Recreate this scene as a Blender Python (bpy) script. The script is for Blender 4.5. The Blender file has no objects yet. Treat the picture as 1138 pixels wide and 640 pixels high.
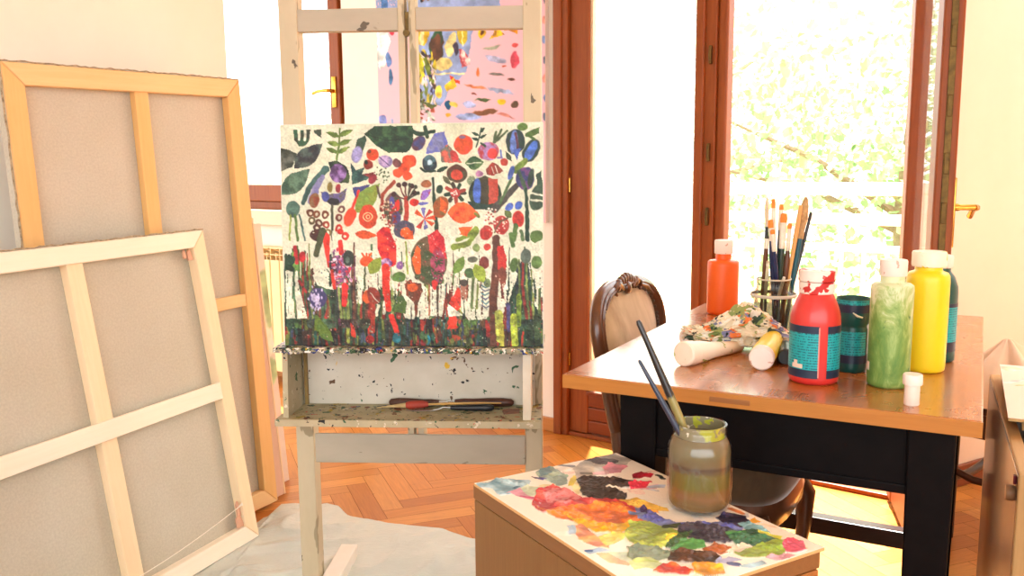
import bpy, bmesh, math, random
import numpy as np
from mathutils import Matrix, Vector, noise
random.seed(7)
C = bpy.context.scene.collection
PI = math.pi
R = math.radians

# ------------------------------------------------------------------ camera
F, PITCH, ROLL, CH = 971.14, 0.1377, -0.0079, 1.2

def ray(px, py):
    a, b = (px-569)/F, (py-320)/F
    u = a*math.cos(ROLL)+b*math.sin(ROLL)
    v = -a*math.sin(ROLL)+b*math.cos(ROLL)
    return Vector((u, math.cos(PITCH)-v*math.sin(PITCH), -math.sin(PITCH)-v*math.cos(PITCH)))

def atz(px, py, z):
    d = ray(px, py)
    return Vector((0, 0, CH)) + d*((z-CH)/d.z)

cam_d = bpy.data.cameras.new('camera')
cam = bpy.data.objects.new('camera', cam_d)
C.objects.link(cam)
cam_d.sensor_width = 36
cam_d.lens = 36*F/1138
cam_d.clip_start = 0.02
cam.location = (0, 0, CH)
cam.matrix_world = (Matrix.Translation((0, 0, CH)) @ Matrix.Rotation(PI/2-PITCH, 4, 'X') @ Matrix.Rotation(ROLL, 4, 'Z'))
bpy.context.scene.camera = cam

# ------------------------------------------------------------------ helpers: colour and materials
def lin(c):
    r = []
    for v in c[:3]:
        v = v/255
        r.append(v/12.92 if v <= .04045 else ((v+.055)/1.055)**2.4)
    return (*r, 1)

class NT:
    def __init__(s, name):
        s.m = bpy.data.materials.new(name)
        s.m.use_nodes = True
        s.t = s.m.node_tree
        s.n = s.t.nodes
        s.p = s.n['Principled BSDF']
    def new(s, ty, **kw):
        n = s.n.new(ty)
        for k, v in kw.items():
            if k.startswith('i_'):
                n.inputs[k[2:].replace('_', ' ')].default_value = v
            else:
                setattr(n, k, v)
        return n
    def link(s, a, b):
        s.t.links.new(a, b)
    def ramp(s, fac, stops, interp='LINEAR'):
        r = s.new('ShaderNodeValToRGB')
        r.color_ramp.interpolation = interp
        e = r.color_ramp.elements
        while len(e) < len(stops):
            e.new(.5)
        for el, (p, c) in zip(e, stops):
            el.position = p
            el.color = c
        s.link(fac, r.inputs[0])
        return r.outputs[0]
    def mix(s, fac, a, b, blend='MIX'):
        m = s.new('ShaderNodeMix', data_type='RGBA', blend_type=blend)
        for sock, v in ((m.inputs[0], fac), (m.inputs[6], a), (m.inputs[7], b)):
            if isinstance(v, (int, float, tuple)):
                sock.default_value = v
            else:
                s.link(v, sock)
        return m.outputs[2]
    def coord(s, kind='Object', scale=(1, 1, 1), rot=(0, 0, 0), loc=(0, 0, 0)):
        tc = s.new('ShaderNodeTexCoord')
        mp = s.new('ShaderNodeMapping')
        mp.inputs['Scale'].default_value = scale
        mp.inputs['Rotation'].default_value = rot
        mp.inputs['Location'].default_value = loc
        s.link(tc.outputs[kind], mp.inputs[0])
        return mp.outputs[0]
    def noise(s, vec, scale=5, detail=4, rough=.6, dist=0):
        n = s.new('ShaderNodeTexNoise')
        n.inputs['Scale'].default_value = scale
        n.inputs['Detail'].default_value = detail
        n.inputs['Roughness'].default_value = rough
        n.inputs['Distortion'].default_value = dist
        if vec is not None:
            s.link(vec, n.inputs['Vector'])
        return n.outputs[0]
    def bump(s, h, strength=.2, dist=.01):
        b = s.new('ShaderNodeBump')
        b.inputs['Strength'].default_value = strength
        b.inputs['Distance'].default_value = dist
        s.link(h, b.inputs['Height'])
        s.link(b.outputs[0], s.p.inputs['Normal'])
    def set(s, col=None, rough=.5, metal=0, spec=.5, coat=0, trans=0, ior=1.45, alpha=1):
        if col is not None:
            if isinstance(col, tuple):
                s.p.inputs['Base Color'].default_value = col
            else:
                s.link(col, s.p.inputs['Base Color'])
        s.p.inputs['Roughness'].default_value = rough
        s.p.inputs['Metallic'].default_value = metal
        s.p.inputs['Specular IOR Level'].default_value = spec
        s.p.inputs['Coat Weight'].default_value = coat
        s.p.inputs['Transmission Weight'].default_value = trans
        s.p.inputs['IOR'].default_value = ior
        return s.m

def plain(name, c, c2=None, scale=8, rough=.5, metal=0, spec=.5, coat=0, bump=0, bscale=None, stretch=(1, 1, 1), detail=4):
    t = NT(name)
    v = t.coord('Object', stretch)
    n = t.noise(v, scale, detail)
    c2 = c2 or tuple(x*.93 for x in c)
    col = t.ramp(n, [(.3, lin(c)), (.72, lin(c2))])
    if bump:
        t.bump(t.noise(v, bscale or scale*4, 3), bump, .004)
    return t.set(col, rough, metal, spec, coat)

def wood(name, c, c2, axis=0, scale=6, stretch=14, rough=.45, coat=0, spec=.5, bump=.1, dark=None):
    t = NT(name)
    sc = [stretch]*3
    sc[axis] = 1.0
    v = t.coord('Object', tuple(sc))
    n = t.noise(v, scale, 6, .65, .6)
    st = [(.28, lin(c)), (.68, lin(c2))]
    if dark:
        st.append((.8, lin(dark)))
    col = t.ramp(n, st)
    n2 = t.noise(t.coord('Object', (1, 1, 1)), 2.3, 2)
    col = t.mix(.35, col, t.ramp(n2, [(.3, lin(c)), (.7, lin(c2))]))
    t.bump(n, bump, .002)
    return t.set(col, rough, 0, spec, coat)

def attrmat(name, rough=.5, spec=.5, bump=0, bscale=200, coat=0):
    t = NT(name)
    a = t.new('ShaderNodeVertexColor', layer_name='Col')
    if bump:
        t.bump(t.noise(t.coord('Object'), bscale, 4), bump, .002)
    return t.set(a.outputs[0], rough, 0, spec, coat)

def splat(name, base, base2, cols, scale=40, thr=.66, rough=.6, stretch=(1, 1, 1)):
    t = NT(name)
    v = t.coord('Object', stretch)
    n = t.noise(v, 9, 5)
    col = t.ramp(n, [(.3, lin(base)), (.7, lin(base2))])
    for i, (c, s, th) in enumerate(cols):
        vv = t.coord('Object', stretch, loc=(i*3.1+1, i*1.7, i*2.3))
        m = t.noise(vv, scale*s, 3, .55, .4)
        f = t.ramp(m, [(th, (0, 0, 0, 1)), (th+.015, (1, 1, 1, 1))])
        col = t.mix(f, col, lin(c))
    t.bump(n, .15, .003)
    return t.set(col, rough)

# ------------------------------------------------------------------ helpers: meshes
def newbm():
    return bmesh.new()

def box(bm, c, s, rot=None, bev=0.0, seg=2):
    """axis-aligned box centred at c with size s, optional rotation matrix, bevelled edges"""
    t = bmesh.new()
    bmesh.ops.create_cube(t, size=1)
    bmesh.ops.scale(t, vec=s, verts=t.verts)
    if bev > 0:
        bmesh.ops.bevel(t, geom=t.edges[:], offset=min(bev, min(s)*.45), segments=seg, affect='EDGES', profile=.5)
    if rot is not None:
        bmesh.ops.transform(t, matrix=rot.to_4x4(), verts=t.verts)
    bmesh.ops.translate(t, vec=c, verts=t.verts)
    merge(bm, t)

def merge(bm, t):
    me = bpy.data.meshes.new('tmp')
    t.to_mesh(me)
    t.free()
    bm.from_mesh(me)
    bpy.data.meshes.remove(me)

def b2(bm, x0, x1, y0, y1, z0, z1, bev=0.0):
    box(bm, ((x0+x1)/2, (y0+y1)/2, (z0+z1)/2), (abs(x1-x0), abs(y1-y0), abs(z1-z0)), None, bev)

def lathe(bm, prof, seg=32, mat=None, sx=1, sy=1, cap0=True, cap1=True, sq=0):
    """profile of (r, z) turned round z; sq>0 squares the section"""
    rings = []
    for r, z in prof:
        ring = []
        for i in range(seg):
            a = 2*PI*i/seg
            ca, sa = math.cos(a), math.sin(a)
            k = 1.0
            if sq:
                k = (abs(ca)**(2+sq*6)+abs(sa)**(2+sq*6))**(-1/(2+sq*6))
            p = Vector((r*ca*k*sx, r*sa*k*sy, z))
            if mat is not None:
                p = mat @ p
            ring.append(bm.verts.new(p))
        rings.append(ring)
    for a, b in zip(rings, rings[1:]):
        for i in range(seg):
            j = (i+1) % seg
            bm.faces.new((a[i], a[j], b[j], b[i]))
    if cap0:
        bm.faces.new(rings[0][::-1])
    if cap1:
        bm.faces.new(rings[-1])

def tube(bm, pts, rad, seg=8, closed=False, sx=1.0, up=Vector((0, 0, 1)), caps=True):
    """sweep an ellipse along points"""
    pts = [Vector(p) for p in pts]
    n = len(pts)
    rads = rad if isinstance(rad, (list, tuple)) else [rad]*n
    rings = []
    prev = None
    for i, p in enumerate(pts):
        if closed:
            tan = pts[(i+1) % n]-pts[i-1]
        else:
            tan = pts[min(i+1, n-1)]-pts[max(i-1, 0)]
        tan.normalize()
        if prev is None:
            u = up if abs(tan.dot(up)) < .95 else Vector((1, 0, 0))
            a = tan.cross(u).normalized()
        else:
            a = (prev - tan*prev.dot(tan)).normalized()
        prev = a
        b = tan.cross(a)
        rings.append([bm.verts.new(p + a*(rads[i]*sx*math.cos(2*PI*k/seg)) + b*(rads[i]*math.sin(2*PI*k/seg))) for k in range(seg)])
    m = n if closed else n-1
    for i in range(m):
        A, B = rings[i], rings[(i+1) % n]
        for k in range(seg):
            bm.faces.new((A[k], A[(k+1) % seg], B[(k+1) % seg], B[k]))
    if not closed and caps:
        bm.faces.new(rings[0][::-1])
        bm.faces.new(rings[-1])

def prism(bm, poly, z0, z1, mat=None):
    """extrude polygon (x,y) from z0 to z1"""
    lo = [Vector((x, y, z0)) for x, y in poly]
    hi = [Vector((x, y, z1)) for x, y in poly]
    if mat is not None:
        lo = [mat @ p for p in lo]
        hi = [mat @ p for p in hi]
    lo = [bm.verts.new(p) for p in lo]
    hi = [bm.verts.new(p) for p in hi]
    n = len(poly)
    bm.faces.new(lo[::-1])
    bm.faces.new(hi)
    for i in range(n):
        j = (i+1) % n
        bm.faces.new((lo[i], lo[j], hi[j], hi[i]))

def obj(name, bm, mat, parent=None, smooth=False, angle=40):
    bmesh.ops.recalc_face_normals(bm, faces=bm.faces[:])
    me = bpy.data.meshes.new(name)
    bm.to_mesh(me)
    bm.free()
    me.materials.append(mat)
    if smooth:
        for p in me.polygons:
            p.use_smooth = True
        if angle:
            me.set_sharp_from_angle(angle=R(angle))
    o = bpy.data.objects.new(name, me)
    C.objects.link(o)
    if parent is not None:
        o.parent = parent
    return o

def tag(o, label, cat, group=None):
    o['label'] = label
    o['category'] = cat
    if group:
        o['group'] = group
    return o

def thing(name, label, cat, loc=(0, 0, 0), rotz=0, group=None):
    o = bpy.data.objects.new(name, None)
    o.empty_display_size = .05
    C.objects.link(o)
    o.location = loc
    o.rotation_euler = (0, 0, rotz)
    return tag(o, label, cat, group)

def struct(o, label=None):
    o['kind'] = 'structure'
    if label:
        o['label'] = label
    return o

def gridmesh(name, nx, ny, fpos, mat, parent=None, cols=None, smooth=True, wrap=False):
    """nx x ny vertices from arrays P (ny,nx,3), colours (ny,nx,3) sRGB 0..1"""
    P = fpos
    me = bpy.data.meshes.new(name)
    me.vertices.add(nx*ny)
    me.vertices.foreach_set('co', P.reshape(-1).astype(np.float32))
    idx = np.arange(nx*ny).reshape(ny, nx)
    q = np.stack([idx[:-1, :-1], idx[:-1, 1:], idx[1:, 1:], idx[1:, :-1]], -1).reshape(-1, 4)
    nf = len(q)
    me.loops.add(nf*4)
    me.loops.foreach_set('vertex_index', q.reshape(-1).astype(np.int32))
    me.polygons.add(nf)
    me.polygons.foreach_set('loop_start', (np.arange(nf)*4).astype(np.int32))
    me.polygons.foreach_set('use_smooth', np.full(nf, smooth))
    me.update(calc_edges=True)
    if cols is not None:
        a = me.color_attributes.new('Col', 'FLOAT_COLOR', 'POINT')
        c = np.clip(cols.reshape(-1, 3), 0, 1)
        c = np.where(c <= .04045, c/12.92, ((c+.055)/1.055)**2.4)
        a.data.foreach_set('color', np.c_[c, np.ones(len(c))].reshape(-1).astype(np.float32))
    me.materials.append(mat)
    o = bpy.data.objects.new(name, me)
    C.objects.link(o)
    if parent is not None:
        o.parent = parent
    return o

# ------------------------------------------------------------------ a small paint raster (real paint patterns on canvases and palette)
def vnoise(h, w, cell, seed):
    rg = np.random.default_rng(seed)
    gh, gw = int(h/cell)+3, int(w/cell)+3
    g = rg.random((gh, gw))
    y = np.arange(h)/cell
    x = np.arange(w)/cell
    yi, xi = y.astype(int), x.astype(int)
    fy, fx = (y-yi)[:, None], (x-xi)[None, :]
    fy, fx = fy*fy*(3-2*fy), fx*fx*(3-2*fx)
    a = g[yi][:, xi]; b = g[yi][:, xi+1]; c = g[yi+1][:, xi]; d = g[yi+1][:, xi+1]
    return (a*(1-fx)+b*fx)*(1-fy)+(c*(1-fx)+d*fx)*fy

class Ras:
    def __init__(s, x0, y0, x1, y1, sc, bg, wob=1.2, seed=1, cell=4, grow=1.0):
        s.grow = grow
        s.x0, s.y0, s.sc = x0, y0, sc
        s.w, s.h = int((x1-x0)*sc), int((y1-y0)*sc)
        yy, xx = np.mgrid[0:s.h, 0:s.w].astype(float)
        s.X0 = xx/sc+x0
        s.Y0 = yy/sc+y0
        s.X = s.X0+(vnoise(s.h, s.w, cell*sc, seed)-.5)*wob*2+(vnoise(s.h, s.w, cell*3*sc, seed+1)-.5)*wob*2
        s.Y = s.Y0+(vnoise(s.h, s.w, cell*sc, seed+2)-.5)*wob*2+(vnoise(s.h, s.w, cell*3*sc, seed+3)-.5)*wob*2
        s.a = np.ones((s.h, s.w, 3))*np.array(bg)/255.
        s.z = np.zeros((s.h, s.w))
        s.seed = seed*100
        s.rg = np.random.default_rng(seed)
        s.fine = vnoise(s.h, s.w, max(1.2, cell*.38)*sc, seed+5)
        s.mid = vnoise(s.h, s.w, cell*1.4*sc, seed+6)
        s.big = vnoise(s.h, s.w, 16*sc, seed+7)
        a_ = vnoise(s.h//12+3, s.w, 1.6*sc, seed+8)
        yy_ = np.arange(s.h)/12
        i_ = yy_.astype(int)
        f_ = (yy_-i_)[:, None]
        s.streak = (a_[i_]*(1-f_)+a_[i_+1]*f_)*.8+.2*s.fine
    def bb(s, x0, y0, x1, y1):
        m = 4
        i0 = max(0, int((y0-m-s.y0)*s.sc)); i1 = min(s.h, int((y1+m-s.y0)*s.sc)+1)
        j0 = max(0, int((x0-m-s.x0)*s.sc)); j1 = min(s.w, int((x1+m-s.x0)*s.sc)+1)
        return slice(i0, max(i0, i1)), slice(j0, max(j0, j1))
    def put(s, sl, mask, col, var=.16, c2=None, dens=1.0, z=0, streak=False):
        if mask.size == 0:
            return
        col = np.array(col)/255.
        m = mask[..., None]
        k = s.mid[sl][..., None]
        f = s.fine[sl][..., None]
        c = np.ones(mask.shape+(3,))*col
        if c2 is not None:
            t = np.clip((k-.35)*3.2+(f-.5)*.8, 0, 1)
            c = c*(1-t)+np.array(c2)/255.*t
        c = c*(1+(k-.5)*var*2.4+(f-.5)*var*.7)
        if dens < 1:
            m = m*(np.clip((s.streak[sl]-(1-dens)+.06)/.06, 0, 1))[..., None] if streak else m*(np.clip((s.fine[sl]*.65+s.mid[sl]*.35-(1-dens)+.08)/.08, 0, 1))[..., None]
        s.a[sl] = s.a[sl]*(1-m)+c*m
        if z:
            s.z[sl] = np.maximum(s.z[sl], (m[..., 0]*z*(.45+.9*s.mid[sl]*s.fine[sl]*2)))
    def ell(s, x, y, rx, ry, col, ang=0, **k):
        rx, ry = rx*s.grow, ry*s.grow
        r = max(rx, ry)
        sl = s.bb(x-r, y-r, x+r, y+r)
        dx, dy = s.X[sl]-x, s.Y[sl]-y
        ca, sa = math.cos(ang), math.sin(ang)
        u, v = dx*ca+dy*sa, -dx*sa+dy*ca
        d = (np.sqrt((u/rx)**2+(v/ry)**2)-1)*min(rx, ry)
        s.put(sl, np.clip(.5-d*1.3, 0, 1), col, **k)
    def ring(s, x, y, r, w, col, **k):
        sl = s.bb(x-r-w, y-r-w, x+r+w, y+r+w)
        d = np.abs(np.hypot(s.X[sl]-x, s.Y[sl]-y)-r)-w/2
        s.put(sl, np.clip(.5-d*1.3, 0, 1), col, **k)
    def poly(s, pts, col, **k):
        if s.grow != 1:
            mx = sum(p[0] for p in pts)/len(pts); my = sum(p[1] for p in pts)/len(pts)
            pts = [(mx+(p[0]-mx)*s.grow, my+(p[1]-my)*s.grow) for p in pts]
        xs = [p[0] for p in pts]; ys = [p[1] for p in pts]
        sl = s.bb(min(xs), min(ys), max(xs), max(ys))
        X, Y = s.X[sl], s.Y[sl]
        ins = np.zeros(X.shape, bool)
        n = len(pts)
        for i in range(n):
            (xa, ya), (xb, yb) = pts[i], pts[(i+1) % n]
            if ya == yb:
                continue
            c = ((ya > Y) != (yb > Y)) & (X < (xb-xa)*(Y-ya)/(yb-ya)+xa)
            ins ^= c
        s.put(sl, ins.astype(float), col, **k)
    def line(s, pts, w, col, w2=None, **k):
        xs = [p[0] for p in pts]; ys = [p[1] for p in pts]
        W = max(w, w2 or w)
        sl = s.bb(min(xs)-W, min(ys)-W, max(xs)+W, max(ys)+W)
        X, Y = s.X[sl], s.Y[sl]
        best = np.full(X.shape, 1e9)
        n = len(pts)-1
        for i in range(n):
            (xa, ya), (xb, yb) = pts[i], pts[i+1]
            dx, dy = xb-xa, yb-ya
            L = dx*dx+dy*dy+1e-9
            t = np.clip(((X-xa)*dx+(Y-ya)*dy)/L, 0, 1)
            g = (i+t)/n
            ww = w if w2 is None else w+(w2-w)*g
            best = np.minimum(best, np.hypot(X-xa-t*dx, Y-ya-t*dy)-np.asarray(ww)/2)
        s.put(sl, np.clip(.5-best*1.3, 0, 1), col, **k)
    def leaf(s, p0, p1, w, col, bend=0, **k):
        (x0, y0), (x1, y1) = p0, p1
        dx, dy = x1-x0, y1-y0
        L = math.hypot(dx, dy)+1e-9
        nx, ny = -dy/L, dx/L
        A, B = [], []
        for i in range(13):
            t = i/12
            o = math.sin(PI*t**.85)*w/2
            bx = math.sin(PI*t)*bend
            A.append((x0+dx*t+nx*(o+bx), y0+dy*t+ny*(o+bx)))
            B.append((x0+dx*t+nx*(-o+bx), y0+dy*t+ny*(-o+bx)))
        s.poly(A+B[::-1], col, **k)
    def specks(s, x0, y0, x1, y1, n, cols, r=(.4, 1.3)):
        for _ in range(n):
            c = cols[s.rg.integers(len(cols))]
            rr = s.rg.uniform(*r)
            s.ell(s.rg.uniform(x0, x1), s.rg.uniform(y0, y1), rr, rr*s.rg.uniform(.6, 1.6), c)
# ------------------------------------------------------------------ materials
M = {}
M['plaster'] = plain('plaster', (240, 236, 226), (233, 227, 215), 1.6, .85, spec=.2, bump=.06, bscale=60)
M['plaster_warm'] = plain('plaster_warm', (222, 208, 190), (214, 199, 180), 1.6, .85, spec=.2, bump=.08, bscale=40)
M['ceiling'] = plain('ceiling_paint', (240, 236, 228), None, 3, .9, spec=.1)
M['mahogany'] = wood('mahogany', (150, 82, 38), (122, 60, 26), 2, 5, 16, .45, spec=.3, dark=(96, 44, 22))
M['mahogany_x'] = wood('mahogany_across', (132, 66, 32), (108, 50, 24), 0, 5, 16, .35, dark=(92, 42, 20))
M['pine'] = wood('pine_stretcher', (232, 190, 128), (222, 174, 108), 2, 4, 18, .55, bump=.04)
M['pine_x'] = wood('pine_stretcher_across', (238, 204, 152), (228, 188, 132), 0, 4, 18, .55, bump=.04)
M['pale'] = wood('pale_pine', (242, 222, 188), (234, 208, 168), 2, 4, 18, .55, bump=.04)
M['pale_x'] = wood('pale_pine_across', (246, 236, 218), (240, 228, 206), 0, 4, 18, .55, bump=.04)
M['wedge'] = wood('wedge_wood', (222, 176, 150), (206, 158, 132), 2, 6, 10, .6)
M['brass'] = plain('brass', (214, 170, 78), (190, 146, 60), 30, .25, metal=1)
M['old_brass'] = plain('tarnished_brass', (112, 86, 44), (74, 56, 30), 40, .45, metal=.8)
M['white_metal'] = plain('white_painted_metal', (244, 244, 240), None, 4, .5)
M['radiator'] = plain('cream_enamel', (238, 216, 168), (232, 208, 158), 4, .4)
M['steel'] = plain('steel', (190, 188, 182), (150, 148, 144), 40, .3, metal=1)
M['black_lacquer'] = plain('black_lacquer', (18, 13, 13), (10, 8, 9), 20, .5, spec=.1)

def linen(name, c, c2):
    t = NT(name)
    w1 = t.new('ShaderNodeTexWave', bands_direction='X')
    w2 = t.new('ShaderNodeTexWave', bands_direction='Z')
    for w in (w1, w2):
        w.inputs['Scale'].default_value = 170
        w.inputs['Distortion'].default_value = 2.5
        t.link(t.coord('Object'), w.inputs['Vector'])
    s = t.mix(.5, w1.outputs['Color'], w2.outputs['Color'])
    n = t.noise(t.coord('Object'), 4, 5)
    n3 = t.noise(t.coord('Object', (1, 1, 1)), 160, 2)
    col = t.ramp(n, [(.3, lin(c)), (.7, lin(c2))])
    col = t.mix(.16, col, s, 'MULTIPLY')
    col = t.mix(.25, col, t.ramp(n3, [(.35, (.55, .55, .55, 1)), (.65, (1, 1, 1, 1))]), 'MULTIPLY')
    return t.set(col, .9, spec=.1)
M['linen'] = linen('raw_linen', (212, 207, 193), (204, 198, 181))
M['linen_b'] = linen('raw_linen_grey', (206, 203, 188), (198, 193, 175))

def parquet():
    t = NT('herringbone_parquet')
    a = t.new('ShaderNodeVertexColor', layer_name='Col')
    uv = t.new('ShaderNodeUVMap', uv_map='UVMap')
    mp = t.new('ShaderNodeMapping')
    mp.inputs['Scale'].default_value = (3, 42, 1)
    t.link(uv.outputs[0], mp.inputs[0])
    n = t.noise(mp.outputs[0], 2.2, 6, .65, .8)
    n2 = t.noise(t.coord('Object'), 30, 4)
    col = t.mix(1, a.outputs[0], t.ramp(n, [(.25, (1.05, 1.05, 1.05, 1)), (.75, (.72, .66, .6, 1))]), 'MULTIPLY')
    col = t.mix(t.ramp(n2, [(.66, (0, 0, 0, 1)), (.72, (.4, .4, .4, 1))]), col, lin((120, 66, 32)))
    t.bump(n, .05, .002)
    return t.set(col, .33, spec=.45)
M['parquet'] = parquet()
M['gap'] = plain('parquet_joint', (84, 46, 22), None, 8, .8)

def glasspane(name, haze):
    t = NT(name)
    t.n.remove(t.p)
    out = t.n['Material Output']
    tr = t.new('ShaderNodeBsdfTransparent')
    gl = t.new('ShaderNodeBsdfGlossy')
    gl.inputs['Roughness'].default_value = .02
    df = t.new('ShaderNodeBsdfTranslucent')
    df.inputs['Color'].default_value = (.95, .95, .92, 1)
    n = t.noise(t.coord('Object'), 3.5, 5)
    m1 = t.new('ShaderNodeMixShader')
    t.link(t.ramp(n, [(.2, (haze*.7,)*3+(1,)), (.8, (haze*1.3,)*3+(1,))]), m1.inputs[0])
    t.link(tr.outputs[0], m1.inputs[1])
    t.link(df.outputs[0], m1.inputs[2])
    lw = t.new('ShaderNodeLayerWeight')
    pw = t.new('ShaderNodeMath', operation='POWER')
    t.link(lw.outputs['Facing'], pw.inputs[0])
    pw.inputs[1].default_value = 4
    fr = t.new('ShaderNodeMath', operation='MULTIPLY_ADD')
    t.link(pw.outputs[0], fr.inputs[0])
    fr.inputs[1].default_value = .45
    fr.inputs[2].default_value = .03
    m2 = t.new('ShaderNodeMixShader')
    t.link(fr.outputs[0], m2.inputs[0])
    t.link(m1.outputs[0], m2.inputs[1])
    t.link(gl.outputs[0], m2.inputs[2])
    t.link(m2.outputs[0], out.inputs[0])
    return t.m
M['pane'] = glasspane('dusty_window_glass', .2)
M['clear_pane'] = glasspane('window_glass', .05)
M['jar_glass'] = glasspane('jar_glass', .0)

# ------------------------------------------------------------------ the room
A0 = R(20.5)
def floor():
    bm = newbm()
    cl = bm.loops.layers.color.new('Col') if False else None
    n, w = 5, .075
    ca, sa = math.cos(A0), math.sin(A0)
    P, Fc, colr, uvs = [], [], [], []
    rg = random.Random(3)
    g = .0007
    tones = [(200, 130, 54), (193, 122, 48), (206, 137, 62), (186, 114, 43), (197, 126, 51), (182, 109, 40), (208, 141, 67)]
    def plank(i, j, hor):
        a0, b0 = i*w+g, j*w+g
        a1, b1 = (i+(n if hor else 1))*w-g, (j+(1 if hor else n))*w-g
        ac, bc = (a0+a1)/2, (b0+b1)/2
        X, Y = ac*ca-bc*sa, ac*sa+bc*ca
        if not (-4.6 < X < 4.6 and -2.2 < Y < 6.6):
            return
        k = len(P)
        for a, b in ((a0, b0), (a1, b0), (a1, b1), (a0, b1)):
            P.append((a*ca-b*sa, a*sa+b*ca, 0))
        Fc.append((k, k+1, k+2, k+3))
        c = lin(rg.choice(tones))
        q = rg.uniform(.9, 1.08)
        colr.extend([(c[0]*q, c[1]*q, c[2]*q, 1)]*4)
        o = rg.uniform(0, 50)
        if hor:
            uvs.extend([(o, o), (o+n*w, o), (o+n*w, o+w), (o, o+w)])
        else:
            uvs.extend([(o, o), (o, o+w), (o+n*w, o+w), (o+n*w, o)])
    for i in range(-110, 130):
        for j in range(-110, 130):
            q = (i-j) % (2*n)
            if q == 0:
                plank(i, j, True)
            elif q == 2*n-1:
                plank(i, j, False)
    k = len(P)
    P += [(-5, -2.5, -.0025), (5, -2.5, -.0025), (5, 7, -.0025), (-5, 7, -.0025), (-5, -2.5, -.1), (5, -2.5, -.1), (5, 7, -.1), (-5, 7, -.1)]
    ex = [(k, k+1, k+2, k+3), (k+7, k+6, k+5, k+4), (k, k+4, k+5, k+1), (k+1, k+5, k+6, k+2), (k+2, k+6, k+7, k+3), (k+3, k+7, k+4, k)]
    me = bpy.data.meshes.new('floor')
    me.from_pydata(P, [], Fc+ex)
    ca_ = me.color_attributes.new('Col', 'FLOAT_COLOR', 'CORNER')
    ul = me.uv_layers.new(name='UVMap')
    me.materials.append(M['parquet'])
    me.materials.append(M['gap'])
    for p in me.polygons:
        if p.index < len(Fc):
            for q, li in enumerate(p.loop_indices):
                ca_.data[li].color = colr[p.index*4+q]
                ul.data[li].uv = uvs[p.index*4+q]
        else:
            p.material_index = 1
    o = bpy.data.objects.new('floor', me)
    C.objects.link(o)
    struct(o, 'orange herringbone parquet floor')
floor()

WY = -.6283
J = Vector((.222, 3.846, 0))
wall = Matrix.Translation(J) @ Matrix.Rotation(WY, 4, 'Z')     # local x along the wall to the right, y outward, z up
HGT = 2.85
WX0, WX1, WZ0, WZ1 = -2.62, -1.345, .985, 2.35                 # window opening
DX0, DX1, DZ1 = 0.0, 1.47, 2.42                                # door opening

bm = newbm()
T = .13
for x0, x1, z0, z1 in ((-4.6, WX0, 0, HGT), (WX0, WX1, 0, WZ0-.1), (WX0, WX1, WZ1, HGT), (WX1, DX0, 0, HGT), (DX0, DX1, DZ1, HGT)):
    b2(bm, x0, x1, 0, T, z0, z1)
o = struct(obj('wall_back', bm, M['plaster']), 'white plaster wall with the window and the balcony door')
o.matrix_world = wall

# right wall, starting behind the open leaf
wr = Matrix.Translation(Vector((1.46, 3.03, 0))) @ Matrix.Rotation(R(30), 4, 'Z')
bm = newbm()
prism(bm, [(0, 0), (3.6, 0), (3.6, .2), (.195, .2)], 0, HGT)
o = struct(obj('wall_right', bm, M['plaster_warm']), 'cream plaster wall right of the balcony door')
o.matrix_world = wr
bm = newbm()
b2(bm, 0, 3.6, -.014, 0, 0, .085, .004)
o = struct(obj('baseboard_right', bm, M['mahogany_x']), 'wooden baseboard on the cream wall')
o.matrix_world = wr

# left wall: ends short of the window wall
YL = R(60.13)
dL = Vector((math.cos(YL), math.sin(YL), 0))
nL = Vector((math.sin(YL), -math.cos(YL), 0))
BRL = atz(309, 556, .016)
wl = Matrix.Translation(Vector((BRL.x, BRL.y, 0)) - nL*.245) @ Matrix.Rotation(YL, 4, 'Z')   # local x along the wall away, y = -nL
bm = newbm()
b2(bm, -5.2, .09, 0, .22, 0, HGT)
o = struct(obj('wall_left', bm, M['plaster']), 'white wall the canvases lean on')
o.matrix_world = wl

bm = newbm()
b2(bm, -5.5, 5.5, -2.6, 6.0, HGT, HGT+.12)
# trimmed to the room side of the window wall
bmesh.ops.bisect_plane(bm, geom=bm.verts[:]+bm.edges[:]+bm.faces[:], plane_co=wall @ Vector((0, .12, 0)), plane_no=wall.to_3x3() @ Vector((0, 1, 0)), clear_outer=True)
struct(obj('ceiling', bm, M['ceiling']), 'white ceiling')

# baseboard along the window wall
bm = newbm()
b2(bm, WX1-2.6, DX0-.005, -.014, 0, 0, .065, .004)
o = struct(obj('baseboard_back', bm, wood('baseboard_wood', (196, 134, 72), (178, 116, 58), 0, 5, 14, .4)), 'low wooden baseboard under the paintings')
o.matrix_world = wall

def wobj(name, bm, mat, label=None, parent=None):
    o = obj(name, bm, mat, parent)
    if parent is None:
        o.matrix_world = wall
        struct(o, label)
    return o

# unseen walls added to cut front fill; front opening sized for what remains
bm = newbm()
for x0, x1, z0, z1 in ((-5.2, -2.9, 0, HGT), (-2.9, 2.9, 0, .6), (-2.9, 2.9, 2.65, HGT), (2.9, 5.2, 0, HGT)):
    b2(bm, x0, x1, -1.9, -1.7, z0, z1)
struct(obj('wall_front', bm, M['plaster']), 'added unseen white wall behind the viewer, wide opening sized for fill light')
bm = newbm()
b2(bm, 4.55, 4.75, -1.7, 4.9, 0, HGT)
struct(obj('wall_side', bm, M['plaster']), 'unseen white side wall added to cut fill light')

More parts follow.
